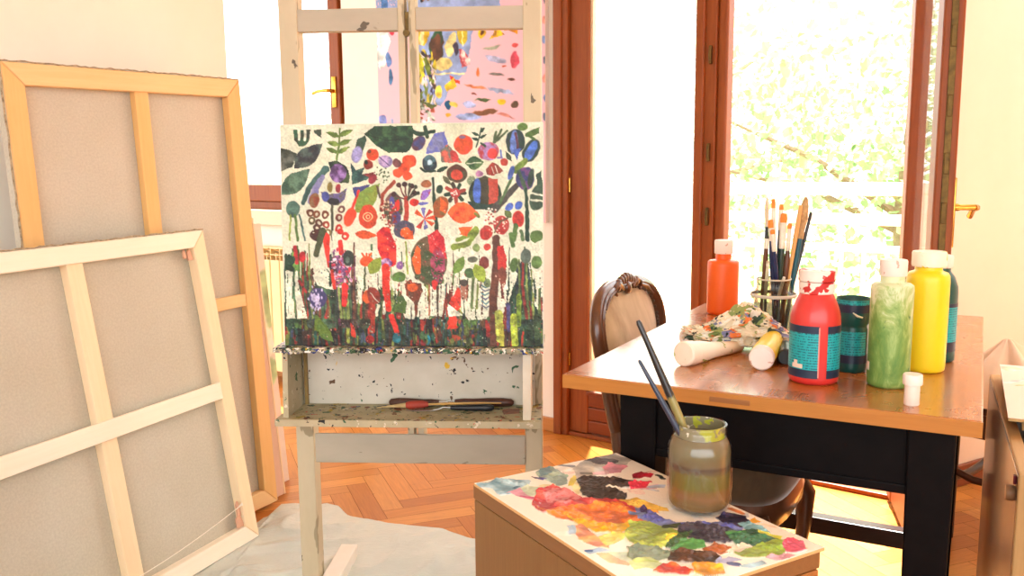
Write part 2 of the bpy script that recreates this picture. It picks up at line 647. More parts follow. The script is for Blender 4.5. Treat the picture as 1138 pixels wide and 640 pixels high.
# window: sill, frame, casement with handle
bm = newbm()
b2(bm, WX0-.05, WX1+.05, -.07, .128, WZ0-.1, WZ0-.015, .006)
wobj('trim_1', bm, M['plaster_warm'], 'white window sill above the radiator')
bm = newbm()
fd0, fd1 = .02, .085
b2(bm, WX0, WX1, fd0, fd1, WZ0-.015, WZ0+.03, .004)
b2(bm, WX0, WX1, fd0, fd1, WZ1-.045, WZ1, .004)
b2(bm, WX0, WX0+.04, fd0, fd1, WZ0, WZ1, .004)
b2(bm, WX1-.03, WX1, fd0, fd1, WZ0, WZ1, .004)
win = wobj('window_1', bm, M['mahogany'], 'mahogany window left of the paintings')
bm = newbm()
cx0, cx1 = WX0+.04, WX1-.03
b2(bm, cx0, cx1, .0, .055, WZ0+.03, WZ0+.125, .006)
b2(bm, cx0, cx1, .0, .055, WZ1-.125, WZ1-.045, .006)
b2(bm, cx0, cx0+.07, .0, .055, WZ0+.125, WZ1-.125, .006)
b2(bm, cx1-.075, cx1, .0, .055, WZ0+.125, WZ1-.125, .006)
cas = wobj('casement', bm, M['mahogany'], None, win)
bm = newbm()
b2(bm, cx0+.06, cx1-.06, .025, .029, WZ0+.12, WZ1-.12)
wobj('pane', bm, M['clear_pane'], None, win)
def handle(x, z, sgn, parent, yy=0.0, ln=.12):
    bm = newbm()
    box(bm, (x, yy-.004, z-.005), (.032, .008, .16), None, .003)
    lathe(bm, [(.010, 0), (.010, .04)], 12, Matrix.Translation((x, yy-.045, z)) @ Matrix.Rotation(-PI/2, 4, 'X'))
    tube(bm, [(x, yy-.045, z), (x+sgn*.03, yy-.047, z+.002), (x+sgn*.08, yy-.046, z), (x+sgn*ln, yy-.043, z-.008)], [.010, .009, .008, .009], 10)
    return obj('handle', bm, M['brass'], parent, True)
handle(cx1-.038, 1.60, -1, cas)

# balcony door: casing, left leaf (closed), right leaf (opened into the room)
bm = newbm()
b2(bm, DX0, DX0+.04, -.02, .13, 0, DZ1, .005)
b2(bm, DX1-.045, DX1, -.02, .13, 0, DZ1, .005)
b2(bm, DX0, DX1, -.02, .13, DZ1-.05, DZ1, .005)
b2(bm, DX0, DX1, -.01, .13, 0, .018, .004)
b2(bm, DX0-.03, DX0+.012, -.03, 0, 0, DZ1+.03, .006)
b2(bm, DX1-.012, DX1+.03, -.03, 0, 0, DZ1+.03, .006)
wobj('trim_2', bm, M['mahogany'], 'mahogany casing of the balcony door')

LW0, LW1 = .04, .742
bm = newbm()
y0, y1 = .0, .055
b2(bm, LW0, LW0+.095, y0, y1, .02, DZ1-.05, .006)
b2(bm, LW1-.125, LW1-.085, y0-.012, y1, .02, DZ1-.05, .008)
b2(bm, LW1-.088, LW1-.04, y0, y1, .02, DZ1-.05, .004)
b2(bm, LW1-.04, LW1, y0+.01, y1+.02, .02, DZ1-.05, .008)
b2(bm, LW0+.09, LW1-.12, y0, y1, DZ1-.17, DZ1-.05, .006)
door = wobj('door_1', bm, M['mahogany'], 'closed left leaf of the balcony door, glazed above a wooden panel')
bm = newbm()
for k in range(3):
    b2(bm, LW0+.09, LW1-.12, y0+.004, y1, .022+k*.06, .022+k*.06+.058, .006)
b2(bm, LW0+.09, LW1-.12, y0-.006, y1, .198, .214, .004)
wobj('panel', bm, M['mahogany_x'], None, door)
bm = newbm()
b2(bm, LW0+.085, LW0+.107, y0+.012, y1-.01, .2, DZ1-.16, .002)
wobj('glazing_bead', bm, plain('pale_putty', (226, 206, 176), None, 10, .6), None, door)
bm = newbm()
b2(bm, LW0+.09, LW1-.11, .028, .032, .2, DZ1-.16)
wobj('pane', bm, M['pane'], None, door)
for z in (1.62, 1.25, 1.0):
    bm = newbm()
    box(bm, (LW1-.062, -.006, z), (.012, .014, .07), None, .003)
    lathe(bm, [(.006, -.02), (.006, .02)], 10, Matrix.Translation((LW1-.062, -.012, z)))
    wobj('bolt_catch', bm, M['old_brass'], None, door)
for z in (.35, 1.12, 1.95):
    bm = newbm()
    lathe(bm, [(.005, -.03), (.005, .03)], 10, Matrix.Translation((LW0+.002, -.005, z)))
    wobj('hinge', bm, M['brass'], None, door)

# open right leaf: swung past square into the room
hp = wall @ Vector((DX1-.05, .0, 0))
fe = Vector((1.226, 2.485, 0))
dv = (fe-Vector((hp.x, hp.y, 0)))
LLEN = dv.length
leafm = Matrix.Translation(Vector((hp.x, hp.y, 0))) @ Matrix.Rotation(math.atan2(dv.y, dv.x), 4, 'Z')
# local x from hinge to free edge, local y to the right-hand side as seen from the camera
bm = newbm()
th = .056
b2(bm, 0, .075, -th/2, th/2, .02, DZ1-.055, .006)
b2(bm, LLEN-.085, LLEN, -th/2, th/2, .02, DZ1-.055, .006)
b2(bm, .07, LLEN-.08, -th/2, th/2, DZ1-.17, DZ1-.055, .006)
b2(bm, .07, LLEN-.08, -th/2+.004, th/2-.004, .02, .2, .006)
leaf = obj('door_2', bm, M['mahogany'])
leaf.matrix_world = leafm
struct(leaf, 'open right leaf of the balcony door, seen along its edge')
bm = newbm()
b2(bm, .07, LLEN-.08, -.002, .002, .19, DZ1-.16)
obj('pane', bm, M['clear_pane'], leaf)
bm = newbm()
b2(bm, LLEN-.001, LLEN+.003, -.009, .009, .1, DZ1-.12, .001)
for z in (.9, 1.06, 1.2, 1.36, 1.55, 1.75):
    b2(bm, LLEN, LLEN+.006, -.007, .007, z-.03, z+.03, .002)
obj('lock_strip', bm, M['old_brass'], leaf)
bm = newbm()
yy = th/2
box(bm, (LLEN-.04, yy+.004, 1.06), (.034, .008, .2), None, .003)
lathe(bm, [(.009, 0), (.011, .012), (.008, .02), (.009, .058)], 12, Matrix.Translation((LLEN-.04, yy+.004, 1.075)) @ Matrix.Rotation(-PI/2, 4, 'X'))
tube(bm, [(LLEN-.04, yy+.06, 1.075), (LLEN-.05, yy+.068, 1.074), (LLEN-.1, yy+.07, 1.066), (LLEN-.135, yy+.07, 1.045)], [.009, .0095, .008, .009], 10)
obj('handle', bm, M['brass'], leaf, True)

# ------------------------------------------------------------------ radiator under the window
rad = thing('radiator', 'cream sectional radiator under the window sill, behind the canvases', 'radiator')
rad.matrix_world = wall @ Matrix.Translation((-2.4, -.085, 0))
bm = newbm()
bm2 = newbm()
ns = 14
for i in range(ns):
    x = i*.08
    b2(bm, x+.0025, x+.0775, -.045, -.033, .07, .70, .006)
    b2(bm, x+.036, x+.044, -.033, .05, .07, .74, .002)
    b2(bm, x+.004, x+.076, .035, .045, .07, .74, .004)
    # rounded vents of the top
    for z in (.715, .75):
        b2(bm2, x+.004, x+.010, -.045, .045, z-.016, z+.016, .002)
        b2(bm2, x+.004, x+.076, -.045, .045, z+.012, z+.018, .002)
        tube(bm2, [(x+.03, -.04, z+.012), (x+.05, -.02, z), (x+.055, .03, z-.014)], .004, 6)
obj('heating_fin', bm, M['radiator'], rad)
obj('top_vent', bm2, M['radiator'], rad)
for x in (.12, .98):
    bm = newbm()
    b2(bm, x-.01, x+.01, -.02, .02, 0, .075)
    obj('foot', bm, M['radiator'], rad)

# ------------------------------------------------------------------ balcony, trees
bal = Matrix(wall)
bm = newbm()
b2(bm, -3.5, 5.0, .135, 1.9, -.18, -.02)
o = struct(obj('balcony_floor', bm, plain('pale_stone', (222, 218, 208), (210, 206, 196), 6, .7)), 'pale balcony floor outside')
o.matrix_world = bal
rl = thing('balcony_railing', 'white metal balcony railing outside the glass door', 'railing')
rl.matrix_world = bal @ Matrix.Translation((0, 1.75, 0))
bm = newbm()
b2(bm, -3.4, 4.9, -.035, .035, 1.03, 1.10, .01)
obj('top_rail', bm, M['white_metal'], rl)
for z, hh in ((.90, .06), (.74, .04), (.06, .04)):
    bm = newbm()
    b2(bm, -3.4, 4.9, -.02, .02, z-hh/2, z+hh/2, .006)
    obj('cross_rail', bm, M['white_metal'], rl)
x = -1.2
while x < 3.2:
    bm = newbm()
    b2(bm, x-.011, x+.011, -.011, .011, .04, .75, .003)
    obj('baluster', bm, M['white_metal'], rl)
    x += .12
for x in (-1.9, .35, 2.1, 3.9):
    bm = newbm()
    b2(bm, x-.025, x+.025, -.025, .025, -.02, 1.04, .006)
    obj('post', bm, M['white_metal'], rl)

def leafmat(name, c, c2):
    t = NT(name)
    t.n.remove(t.p)
    n = t.noise(t.coord('Object'), .9, 4)
    col = t.ramp(n, [(.35, lin(c)), (.65, lin(c2))])
    d = t.new('ShaderNodeBsdfDiffuse')
    tl = t.new('ShaderNodeBsdfTranslucent')
    t.link(col, d.inputs[0]); t.link(col, tl.inputs[0])
    m = t.new('ShaderNodeMixShader')
    m.inputs[0].default_value = .5
    t.link(d.outputs[0], m.inputs[1]); t.link(tl.outputs[0], m.inputs[2])
    t.link(m.outputs[0], t.n['Material Output'].inputs[0])
    return t.m
LM = [leafmat('leaf_bright', (158, 178, 138), (140, 164, 116)), leafmat('leaf_pale', (172, 188, 158), (158, 176, 140)), leafmat('leaf_deep', (146, 166, 126), (162, 180, 144))]
bark = plain('bark', (150, 128, 104), (120, 100, 80), 20, .9)
def tree(loc, rad, hgt, lm, label, seed, n=2600):
    rg = random.Random(seed)
    t = thing('garden_tree', label, 'tree', loc, 0, 'garden trees beyond the balcony')
    bm = newbm()
    tube(bm, [(0, 0, 0), (.1, .05, hgt*.3), (-.05, 0, hgt*.55), (.1, .1, hgt*.8)], [.16, .13, .10, .05], 8)
    for k in range(9):
        a = rg.uniform(0, 2*PI); z = hgt*rg.uniform(.35, .7)
        e = Vector((math.cos(a)*rad*.8, math.sin(a)*rad*.8, z+rad*rg.uniform(0, .5)))
        tube(bm, [(0, 0, z), e*.5+Vector((0, 0, z*.5+.1)), e], [.05, .035, .012], 6)
    obj('trunk', bm, bark, t, True)
    vs, fs = [], []
    cl = []
    for k in range(34):
        d = Vector((rg.gauss(0, 1), rg.gauss(0, 1), rg.gauss(0, .9))).normalized()*rad*rg.uniform(.3, .95)
        cl.append((Vector((0, 0, hgt*.68))+Vector((d.x, d.y, d.z*1.15)), rad*rg.uniform(.2, .42)))
    for k in range(n):
        c, r = rg.choice(cl)
        p = c+Vector((rg.gauss(0, .5), rg.gauss(0, .5), rg.gauss(0, .45)))*r
        L = rg.uniform(.07, .15)
        u = Vector((rg.gauss(0, 1), rg.gauss(0, 1), rg.gauss(0, .7))).normalized()
        v = u.cross(Vector((rg.gauss(0, 1), rg.gauss(0, 1), rg.gauss(0, 1)))).normalized()*.32
        b = len(vs)
        vs += [p, p+u*L*.5+v*L, p+u*L, p+u*L*.5-v*L]
        fs.append((b, b+1, b+2, b+3))
    me = bpy.data.meshes.new('foliage')
    me.from_pydata(vs, [], fs)
    me.materials.append(lm)
    o = bpy.data.objects.new('foliage', me)
    C.objects.link(o)
    o.parent = t
GZ = -3.4
tree((3.9, 8.6, GZ), 2.2, 7.4, LM[0], 'leafy garden tree seen through the open right half of the door', 11, 6500)
tree((-.6, 9.6, GZ), 1.9, 6.6, LM[1], 'hazy garden tree seen through the closed glass leaf', 12, 4500)
tree((8.4, 9.4, GZ), 2.2, 6.4, LM[2], 'garden tree farthest right outside, its crown beside the door casing', 13, 5000)
tree((3.4, 15.6, GZ), 3.2, 9.8, LM[1], 'tall pale tree standing behind the nearer garden trees', 14, 5500)
bm = newbm()
b2(bm, -20, 26, 5, 40, GZ-.1, GZ)
bmesh.ops.bisect_plane(bm, geom=bm.verts[:]+bm.edges[:]+bm.faces[:], plane_co=wall @ Vector((0, 1.0, 0)), plane_no=wall.to_3x3() @ Vector((0, -1, 0)), clear_outer=True)
struct(obj('lawn', bm, plain('lawn_green', (150, 176, 104), (170, 186, 130), 2, .95)), 'garden ground below the balcony')
# ------------------------------------------------------------------ stretched canvases seen from behind
def lean_frame(br, yaw, lean, tilt=0.0):
    """local x to the left along the bottom edge, y towards the room, z up the leaning plane; origin at the bottom right front corner"""
    d = Vector((math.cos(yaw), math.sin(yaw), 0))
    n = Vector((math.sin(yaw), -math.cos(yaw), 0))
    up = Vector((-n.x*math.sin(lean), -n.y*math.sin(lean), math.cos(lean)))
    d2 = d*math.cos(tilt)+up*math.sin(tilt)
    u2 = up*math.cos(tilt)-d*math.sin(tilt)
    yv = u2.cross(-d2)
    m = Matrix(((-d2.x, yv.x, u2.x, br.x), (-d2.y, yv.y, u2.y, br.y), (-d2.z, yv.z, u2.z, br.z), (0, 0, 0, 1)))
    return m

def stretcher(root, w, h, fw, th, mats, mx, frame_bars, fabric, edge):
    """bars lie at y -th..0, the fabric behind them"""
    def mit(pts, mat, name):
        bm = newbm()
        # polygon in x,z extruded along y, rounded with a bevel
        prism(bm, pts, 0, th, Matrix(((1, 0, 0, 0), (0, 0, -1, 0), (0, 1, 0, 0), (0, 0, 0, 1))))
        bmesh.ops.bevel(bm, geom=bm.edges[:], offset=.0022, segments=1, affect='EDGES')
        return obj(name, bm, mat, root)
    g = .0006
    mit([(0+g, 0), (w-g, 0), (w-fw-g, fw), (fw+g, fw)], mx, 'stretcher_bar')
    mit([(0+g, h), (fw+g, h-fw), (w-fw-g, h-fw), (w-g, h)], mx, 'stretcher_bar')
    mit([(0, g), (fw, fw+g), (fw, h-fw-g), (0, h-g)], mats, 'stretcher_bar')
    mit([(w, g), (w, h-g), (w-fw, h-fw-g), (w-fw, fw+g)], mats, 'stretcher_bar')
    for (x0, x1, z0, z1, y0, y1, hor) in frame_bars:
        bm = newbm()
        b2(bm, x0, x1, y0, y1, z0, z1, .002)
        obj('cross_bar', bm, mx if hor else mats, root)
    # raw canvas: back sheet wrapped round the edges, slightly ragged fold on top
    bm = newbm()
    b2(bm, -.002, w+.002, -th-.004, -th-.001, -.001, h+.002)
    b2(bm, -.0025, 0, -th-.003, -.004, 0, h)
    b2(bm, w, w+.0025, -th-.003, -.004, 0, h)
    b2(bm, 0, w, -th-.003, -.004, h, h+.0025)
    obj('canvas_back', bm, fabric, root)
    bm = newbm()
    rg = random.Random(int(w*1000))
    n = 60
    pts = [(i/n*w, rg.uniform(-.004, -.001), h+.001+rg.uniform(0, .004)) for i in range(n+1)]
    tube(bm, pts, .0022, 5)
    pts = [(w+.002+rg.uniform(0, .004), rg.uniform(-.006, -.001), h-i/n*h) for i in range(n+1)]
    tube(bm, pts, .0026, 5)
    obj('canvas_fold', bm, edge, root)

edge_c = plain('frayed_canvas_edge', (196, 180, 150), (120, 104, 82), 90, .9)
lw, lh = .808, 1.483
big = thing('stretched_canvas', 'tall stretched canvas turned to the wall, linen back and pine bars, behind the smaller one', 'canvas')
big.matrix_world = lean_frame(BRL, 1.0495, .0403, .0196)
stretcher(big, lw, lh, .058, .030, M['pine'], M['pine_x'],
          [(lw*.48-.024, lw*.48+.024, .05, lh-.05, -.030, -.006, False), (.05, lw-.05, .72, .762, -.026, -.004, True)], M['linen'], edge_c)
sw, sh = .974, 1.01
small = thing('stretched_canvas', 'smaller stretched canvas turned to the wall in front, pale bars and a hanging wire', 'canvas')
small.matrix_world = lean_frame(atz(288.5, 595, .0115), 1.1653, .1537, .0109)
stretcher(small, sw, sh, .052, .036, M['pale'], M['pale_x'],
          [(sw*.5-.026, sw*.5+.026, .05, sh-.05, -.036, -.008, False), (.048, sw-.048, .474, .527, -.012, .001, True)], M['linen_b'], edge_c)
bm = newbm()
p0, p1 = Vector((.049, -.004, .125)), Vector((sw-.049, -.004, .105))
pts = []
for i in range(33):
    t = i/32
    pts.append(p0.lerp(p1, t)+Vector((0, .004+.006*math.sin(PI*t), -.03*math.sin(PI*t))))
tube(bm, pts, .0013, 5)
for q in range(5):
    tube(bm, [p0+Vector((.0, .003, .002*q-.004)), p0+Vector((.012, .007, .001*q)), p0+Vector((.022, .004, -.002))], .0012, 5)
wire = obj('hanging_wire', bm, plain('white_cord', (246, 240, 226), None, 20, .7), small)
bm = newbm()
box(bm, (.049, -.004, .125), (.004, .006, .014), None, .001)
obj('screw_eye', bm, M['steel'], wire)
for x, z, sx, sz in ((.064, .075, .03, .04), (.062, .115, .014, .05), (.066, sh-.072, .018, .034), (.088, sh-.068, .012, .026)):
    bm = newbm()
    prism(bm, [(x-sx/2, z-sz/2), (x+sx/2, z-sz/2), (x+sx/2, z+sz*.3), (x-sx*.1, z+sz/2)], .008, .014, Matrix(((1, 0, 0, 0), (0, 0, -1, 0), (0, 1, 0, 0), (0, 0, 0, 1))))
    obj('corner_wedge', bm, M['wedge'], small)

# two painted boards standing behind the big canvas
b = atz(316, 549, 0)
bd = thing('stretched_canvas', 'narrow pinkish primed canvas right behind the tall one, only its right edge showing', 'canvas')
bd.matrix_world = lean_frame(Vector((b.x, b.y, 0)), YL, .085, .012)
bm = newbm()
b2(bm, 0, .55, -.02, 0, 0, 1.03, .003)
obj('primed_face', bm, plain('pink_primer', (222, 190, 168), (206, 172, 150), 3, .8), bd)
bm = newbm()
b2(bm, -.008, -.0003, -.02, .001, 0, 1.03, .002)
obj('tacking_edge', bm, M['pale'], bd)
b = atz(321.5, 533, 0)
bd = thing('painted_board', 'pale board with green brushwork, hindmost of the stack leaning on the left wall', 'board')
bd.matrix_world = lean_frame(Vector((b.x, b.y, 0)), YL, .07, .02)
r = Ras(0, 0, 60, 100, 1.6, (236, 224, 212), 2, 21)
for k in range(26):
    r.ell(r.rg.uniform(2, 30), r.rg.uniform(20, 62), r.rg.uniform(3, 9), r.rg.uniform(5, 14), [(176, 200, 150), (206, 216, 190), (150, 184, 132), (238, 232, 214)][k % 4], r.rg.uniform(-1, 1))
H_, W_ = r.h, r.w
gx, gz = np.meshgrid(np.linspace(0, .6, W_), np.linspace(1.0, 0, H_))
bm = newbm()
b2(bm, 0, .6, -.012, -.0005, 0, 1.0, .001)
obj('backing_board', bm, M['pale'], bd)
gridmesh('painted_face', W_, H_, np.stack([gx, np.zeros_like(gx), gz], -1), attrmat('pale_board_paint', .6), bd, r.a)

# ------------------------------------------------------------------ drop cloth
def dropcloth():
    edge = [atz(px, py, 0) for px, py in ((296, 575), (312, 561), (330, 560), (346, 563), (362, 560), (376, 563), (388, 574), (404, 577), (430, 582), (460, 585), (490, 588), (522, 599), (560, 606), (640, 622))]
    ex = [e.x for e in edge]; ey = [e.y for e in edge]
    nx, ny = 150, 130
    P = np.zeros((ny, nx, 3))
    for j in range(ny):
        for i in range(nx):
            u, v = i/(nx-1), j/(ny-1)
            x = -1.75+u*1.86
            top = np.interp(x, [-1.75]+ex, [1.9]+ey) if x > ex[0] else np.interp(x, [-1.75, -.95, ex[0]], [1.7, 2.62, ey[0]])
            if x > ex[0] and x < ex[0]+.02:
                top = ey[0]
            y = 1.62+(top-1.62)*v
            p = Vector((x*3.0+y*.8, y*3.4-x*1.2, .3))
            w = noise.noise(p)*.5+noise.noise(p*2.3+Vector((3, 1, 0)))*.3
            rdg = abs(noise.noise(Vector((x*2.2+y*1.1, y*5-x*3.4, 2))))
            z = .004+max(0, w)*.016+max(0, .16-rdg)*.085+max(0, .1-abs(noise.noise(Vector((x*5-y*3, y*3+x*3, 7)))))*.07
            fade = min(1, (1-v)*9+.12)
            if x < -.66:
                # flat where the canvases stand on it
                fade *= max(.1, min(1, (x+.95)/.25+.35))
            P[j, i] = (x+.006*noise.noise(p*4), y, .002+z*fade)
    o = gridmesh('drop_cloth', nx, ny, P, M['sheet'])
    md = o.modifiers.new('thickness', 'SOLIDIFY')
    md.thickness = .0012
    md.offset = 1
    tag(o, 'pale grey-green crinkled plastic drop cloth spread on the parquet under the easel', 'drop cloth')
t = NT('plastic_sheet')
n_ = t.noise(t.coord('Object'), 5, 5)
t.bump(t.noise(t.coord('Object', (1, 2.2, 1), (0, 0, .7)), 14, 4, .6, 1.2), .35, .02)
M['sheet'] = t.set(t.ramp(n_, [(.3, lin((204, 210, 202))), (.7, lin((190, 198, 192)))]), .34, spec=.5)
dropcloth()

# ------------------------------------------------------------------ easel
EYAW = -R(3.5)
E0 = (-.255, 2.36, 0)
old_paint = dict(base=(204, 194, 168), base2=(188, 176, 148))
M['easel'] = splat('easel_paint_lit', (206, 194, 166), (190, 178, 148), [((156, 144, 116), 1.2, .64), ((96, 88, 74), 2.4, .70)], 14, rough=.55, stretch=(1, 1, .35))  # post paint made lighter to carry the brighter light on the posts
M['easel_dim_x'] = splat('easel_paint_dim_across', (188, 180, 162), (172, 164, 146), [((146, 138, 122), 1.2, .66), ((96, 88, 74), 2.4, .7)], 14, rough=.55, stretch=(.35, 1, 1))  # same paint with the dimmer light on the rails put into its tone
M['easel_window_lit'] = plain('easel_window_lit', (240, 234, 224), (228, 220, 206), 5, .55)  # window light on the runners put into the colour as white
BL_, GR_, RD_, YE_, WH_, BK_ = (40, 58, 132), (52, 92, 62), (196, 62, 42), (222, 178, 52), (242, 238, 226), (28, 30, 34)
M['ledge'] = splat('ledge_paint_crust', (196, 188, 160), (92, 96, 74), [(GR_, 1, .56), (WH_, 1.4, .58), (BK_, 1.2, .58), (BL_, 1.3, .6), (RD_, 1.5, .64), (YE_, 1.6, .68), (BK_, 2.2, .62), (WH_, 2.2, .64)], 42, rough=.5)
M['tray_back'] = splat('tray_back_splatter', (214, 207, 192), (200, 192, 174), [(BK_, 1, .675), (GR_, 1.1, .69), (YE_, .7, .71), ((96, 66, 40), 1.2, .685), (BK_, 2.2, .68)], 24, rough=.6)
M['tray_floor'] = splat('tray_floor_crust', (186, 176, 142), (146, 136, 100), [((166, 144, 62), .5, .6), ((108, 62, 38), .7, .62), ((196, 188, 160), 1.5, .66), (GR_, 1.3, .62), (BK_, 1.4, .63), (RD_, 1.5, .68), (BL_, 1.6, .68)], 34, rough=.6)
M['tray_edge'] = splat('tray_edge_paint', (190, 180, 150), (164, 154, 122), [(GR_, 1, .66), (BK_, 1.6, .665), ((214, 206, 186), 1.3, .65), (RD_, 1.8, .7)], 34, rough=.6)
M['blue_dab'] = splat('dabbed_paint', (230, 222, 204), (212, 202, 178), [((66, 78, 160), .5, .6), (BK_, 1.6, .74)], 26, rough=.6)

es = thing('easel', 'old cream-painted studio easel holding the flower painting, paint-crusted tray box at its middle', 'easel', E0, EYAW)
for s in (-1, 1):
    bm = newbm()
    x0, x1 = (-.3475, -.298) if s < 0 else (.290, .3375)
    x1b = -.292 if s < 0 else x1
    b2(bm, x0, x1, -.03, .025, .0, 2.0, .003)
    obj('post', bm, M['easel'], es)
for x0, x1 in ((-.034, -.016), (-.006, .0125)):
    bm = newbm()
    b2(bm, x0, x1, -.028, .02, .39, 2.0, .002)
    obj('mast', bm, M['easel'], es)
bm = newbm()
b2(bm, -.016, -.006, -.024, .0, 1.555, 1.60, .001)
lathe(bm, [(.009, 0), (.009, .012)], 10, Matrix.Translation((-.011, -.022, 1.545)) @ Matrix.Rotation(PI/2, 4, 'X'))
obj('mast_bolt', bm, M['old_brass'], es)
for x0, x1, z0, z1 in ((-.299, -.034, 1.553, 1.61), (.0125, .291, 1.553, 1.61)):
    bm = newbm()
    b2(bm, x0, x1, -.026, .004, z0, z1, .002)
    obj('crossbar', bm, M['easel_dim_x'], es)
bm = newbm()
b2(bm, -.293, .291, -.037, -.029, .39, .474, .003)
obj('lower_rail', bm, M['easel_dim_x'], es)
for x0, x1 in ((-.2915, -.240), (.2375, .2895)):
    bm = newbm()
    b2(bm, x0, x1, -.42, .192, .0, .05, .003)
    obj('foot_runner', bm, M['easel_window_lit'], es)
# tray box
bm = newbm(); b2(bm, -.345, .338, -.20, .018, .545, .562, .002)
tr = obj('tray_floor', bm, M['tray_floor'], es)
bm = newbm(); b2(bm, -.346, .339, -.2035, -.1995, .5435, .5615, .001)
obj('tray_lip', bm, M['tray_edge'], tr)
bm = newbm(); b2(bm, -.325, .318, -.048, -.034, .562, .735, .001)
obj('tray_back', bm, M['tray_back'], es)
for x0, x1, m in ((-.328, -.314, M['tray_edge']), (.292, .312, M['blue_dab'])):
    bm = newbm()
    prism(bm, [(-.188, .562), (-.036, .562), (-.036, .735), (-.175, .735)], x0, x1, Matrix(((0, 0, 1, 0), (1, 0, 0, 0), (0, 1, 0, 0), (0, 0, 0, 1))))
    obj('tray_side', bm, m, es)
bm = newbm(); b2(bm, -.309, -.300, -.062, -.048, .562, .735, .002)
obj('tray_batten', bm, plain('ochre_batten', (150, 124, 70), (128, 104, 58), 10, .6), es)
bm = newbm()
b2(bm, -.342, .345, -.205, .0, .7365, .7495, .002)
# crusted lumps of dried paint along the front of the ledge
rg = random.Random(5)
for k in range(150):
    x = rg.uniform(-.338, .34)
    rr = rg.uniform(.003, .008)
    bmesh.ops.create_icosphere(bm, subdivisions=1, radius=rr, matrix=Matrix.Translation((x, rg.uniform(-.208, -.2), rg.uniform(.736, .7495))) @ Matrix.Scale(.55, 4, (0, 0, 1)))
obj('canvas_ledge', bm, M['ledge'], es)

# ------------------------------------------------------------------ things lying in the tray (easel coordinates)
EM = Matrix.Translation(E0) @ Matrix.Rotation(EYAW, 4, 'Z')
dkwood = wood('dark_handle_wood', (92, 52, 36), (58, 34, 26), 0, 8, 10, .4)
def at_tray(x, y, rz, z=.562):
    return EM @ Matrix.Translation((x, y, z)) @ Matrix.Rotation(rz, 4, 'Z')
def knife(name, label, m, L, hr, blade, matH, flat=False):
    t = thing(name, label, 'palette knife')
    t.matrix_world = m
    bm = newbm()
    prof = [(.35, 0), (.8, .04), (1, .18), (.92, .45), (.7, .7), (.75, .85), (.5, 1)]
    lathe(bm, [(hr*r, L*z) for r, z in prof], 14, Matrix.Translation((0, 0, hr)) @ Matrix.Rotation(PI/2, 4, 'Y'), 1, 1)
    obj('handle', bm, matH, t, True)
    bm = newbm()
    tube(bm, [(L-.002, 0, hr), (L+.02, 0, hr*1.1), (L+.032, .0, hr*.5), (L+.045, 0, .003)], .0022, 8)
    w = blade
    prism(bm, [(L+.04, -w*.5), (L+.07, -w), (L+.10, -w*.7), (L+.118, 0), (L+.10, w*.7), (L+.07, w), (L+.04, w*.5)], .0015, .003)
    obj('blade', bm, M['steel'], t)
    return t
knife('palette_knife', 'palette knife with thick paint-crusted brown handle at the back of the tray, cranked steel blade', at_tray(-.075, -.070, .03), .135, .0115, .008, splat('crusted_handle', (96, 60, 44), (62, 40, 32), [((190, 180, 160), 1, .68), ((120, 130, 110), 1.3, .7)], 60))
knife('palette_knife', 'palette knife with long dark reddish-brown handle lying farthest right at the tray back', at_tray(.262, -.064, PI-.03), .16, .012, .008, dkwood)
knife('palette_knife', 'black-handled palette knife lying at the front of the tray beside the brown scrap', at_tray(.212, -.108, PI+.03), .115, .0095, .006, plain('black_handle', (34, 34, 38), None, 10, .35))
br = thing('paintbrush', 'paintbrush with red-smeared ferrule and thin yellow handle lying across the tray', 'paintbrush')
br.matrix_world = at_tray(.23, -.086, PI+.02, .578)
bm = newbm()
tube(bm, [(0, 0, 0), (.06, 0, 0), (.14, 0, -.002), (.20, 0, -.004)], [.0015, .003, .0036, .003], 8)
obj('handle', bm, plain('yellow_handle', (206, 160, 84), (186, 140, 70), 20, .4), br, True)
bm = newbm()
tube(bm, [(.195, 0, -.004), (.21, 0, -.004), (.245, 0, -.006), (.255, 0, -.007)], [.0065, .0105, .0115, .008], 10)
obj('ferrule', bm, splat('red_smeared', (176, 66, 46), (150, 52, 40), [((60, 104, 80), .5, .66), ((220, 206, 180), 1, .7)], 60), br, True)
bm = newbm()
tube(bm, [(.254, 0, -.007), (.27, 0, -.008), (.30, 0, -.010), (.335, .004, -.0125)], [.007, .006, .003, .0008], 8)
obj('bristles', bm, plain('dry_bristle', (206, 180, 130), (170, 140, 90), 60, .8), br, True)
bm = newbm()
prism(bm, [(-.02, -.014), (.022, -.012), (.028, .008), (.004, .016), (-.018, .012)], 0, .006)
sc = obj('paint_scrap', bm, splat('brown_scrap', (142, 98, 76), (116, 78, 60), [((230, 222, 208), .6, .62), (BK_, 1.2, .7)], 50))
sc.matrix_world = at_tray(.255, -.12, .3)
tag(sc, 'small brown scrap of dried paint at the right front corner of the tray', 'paint scrap')
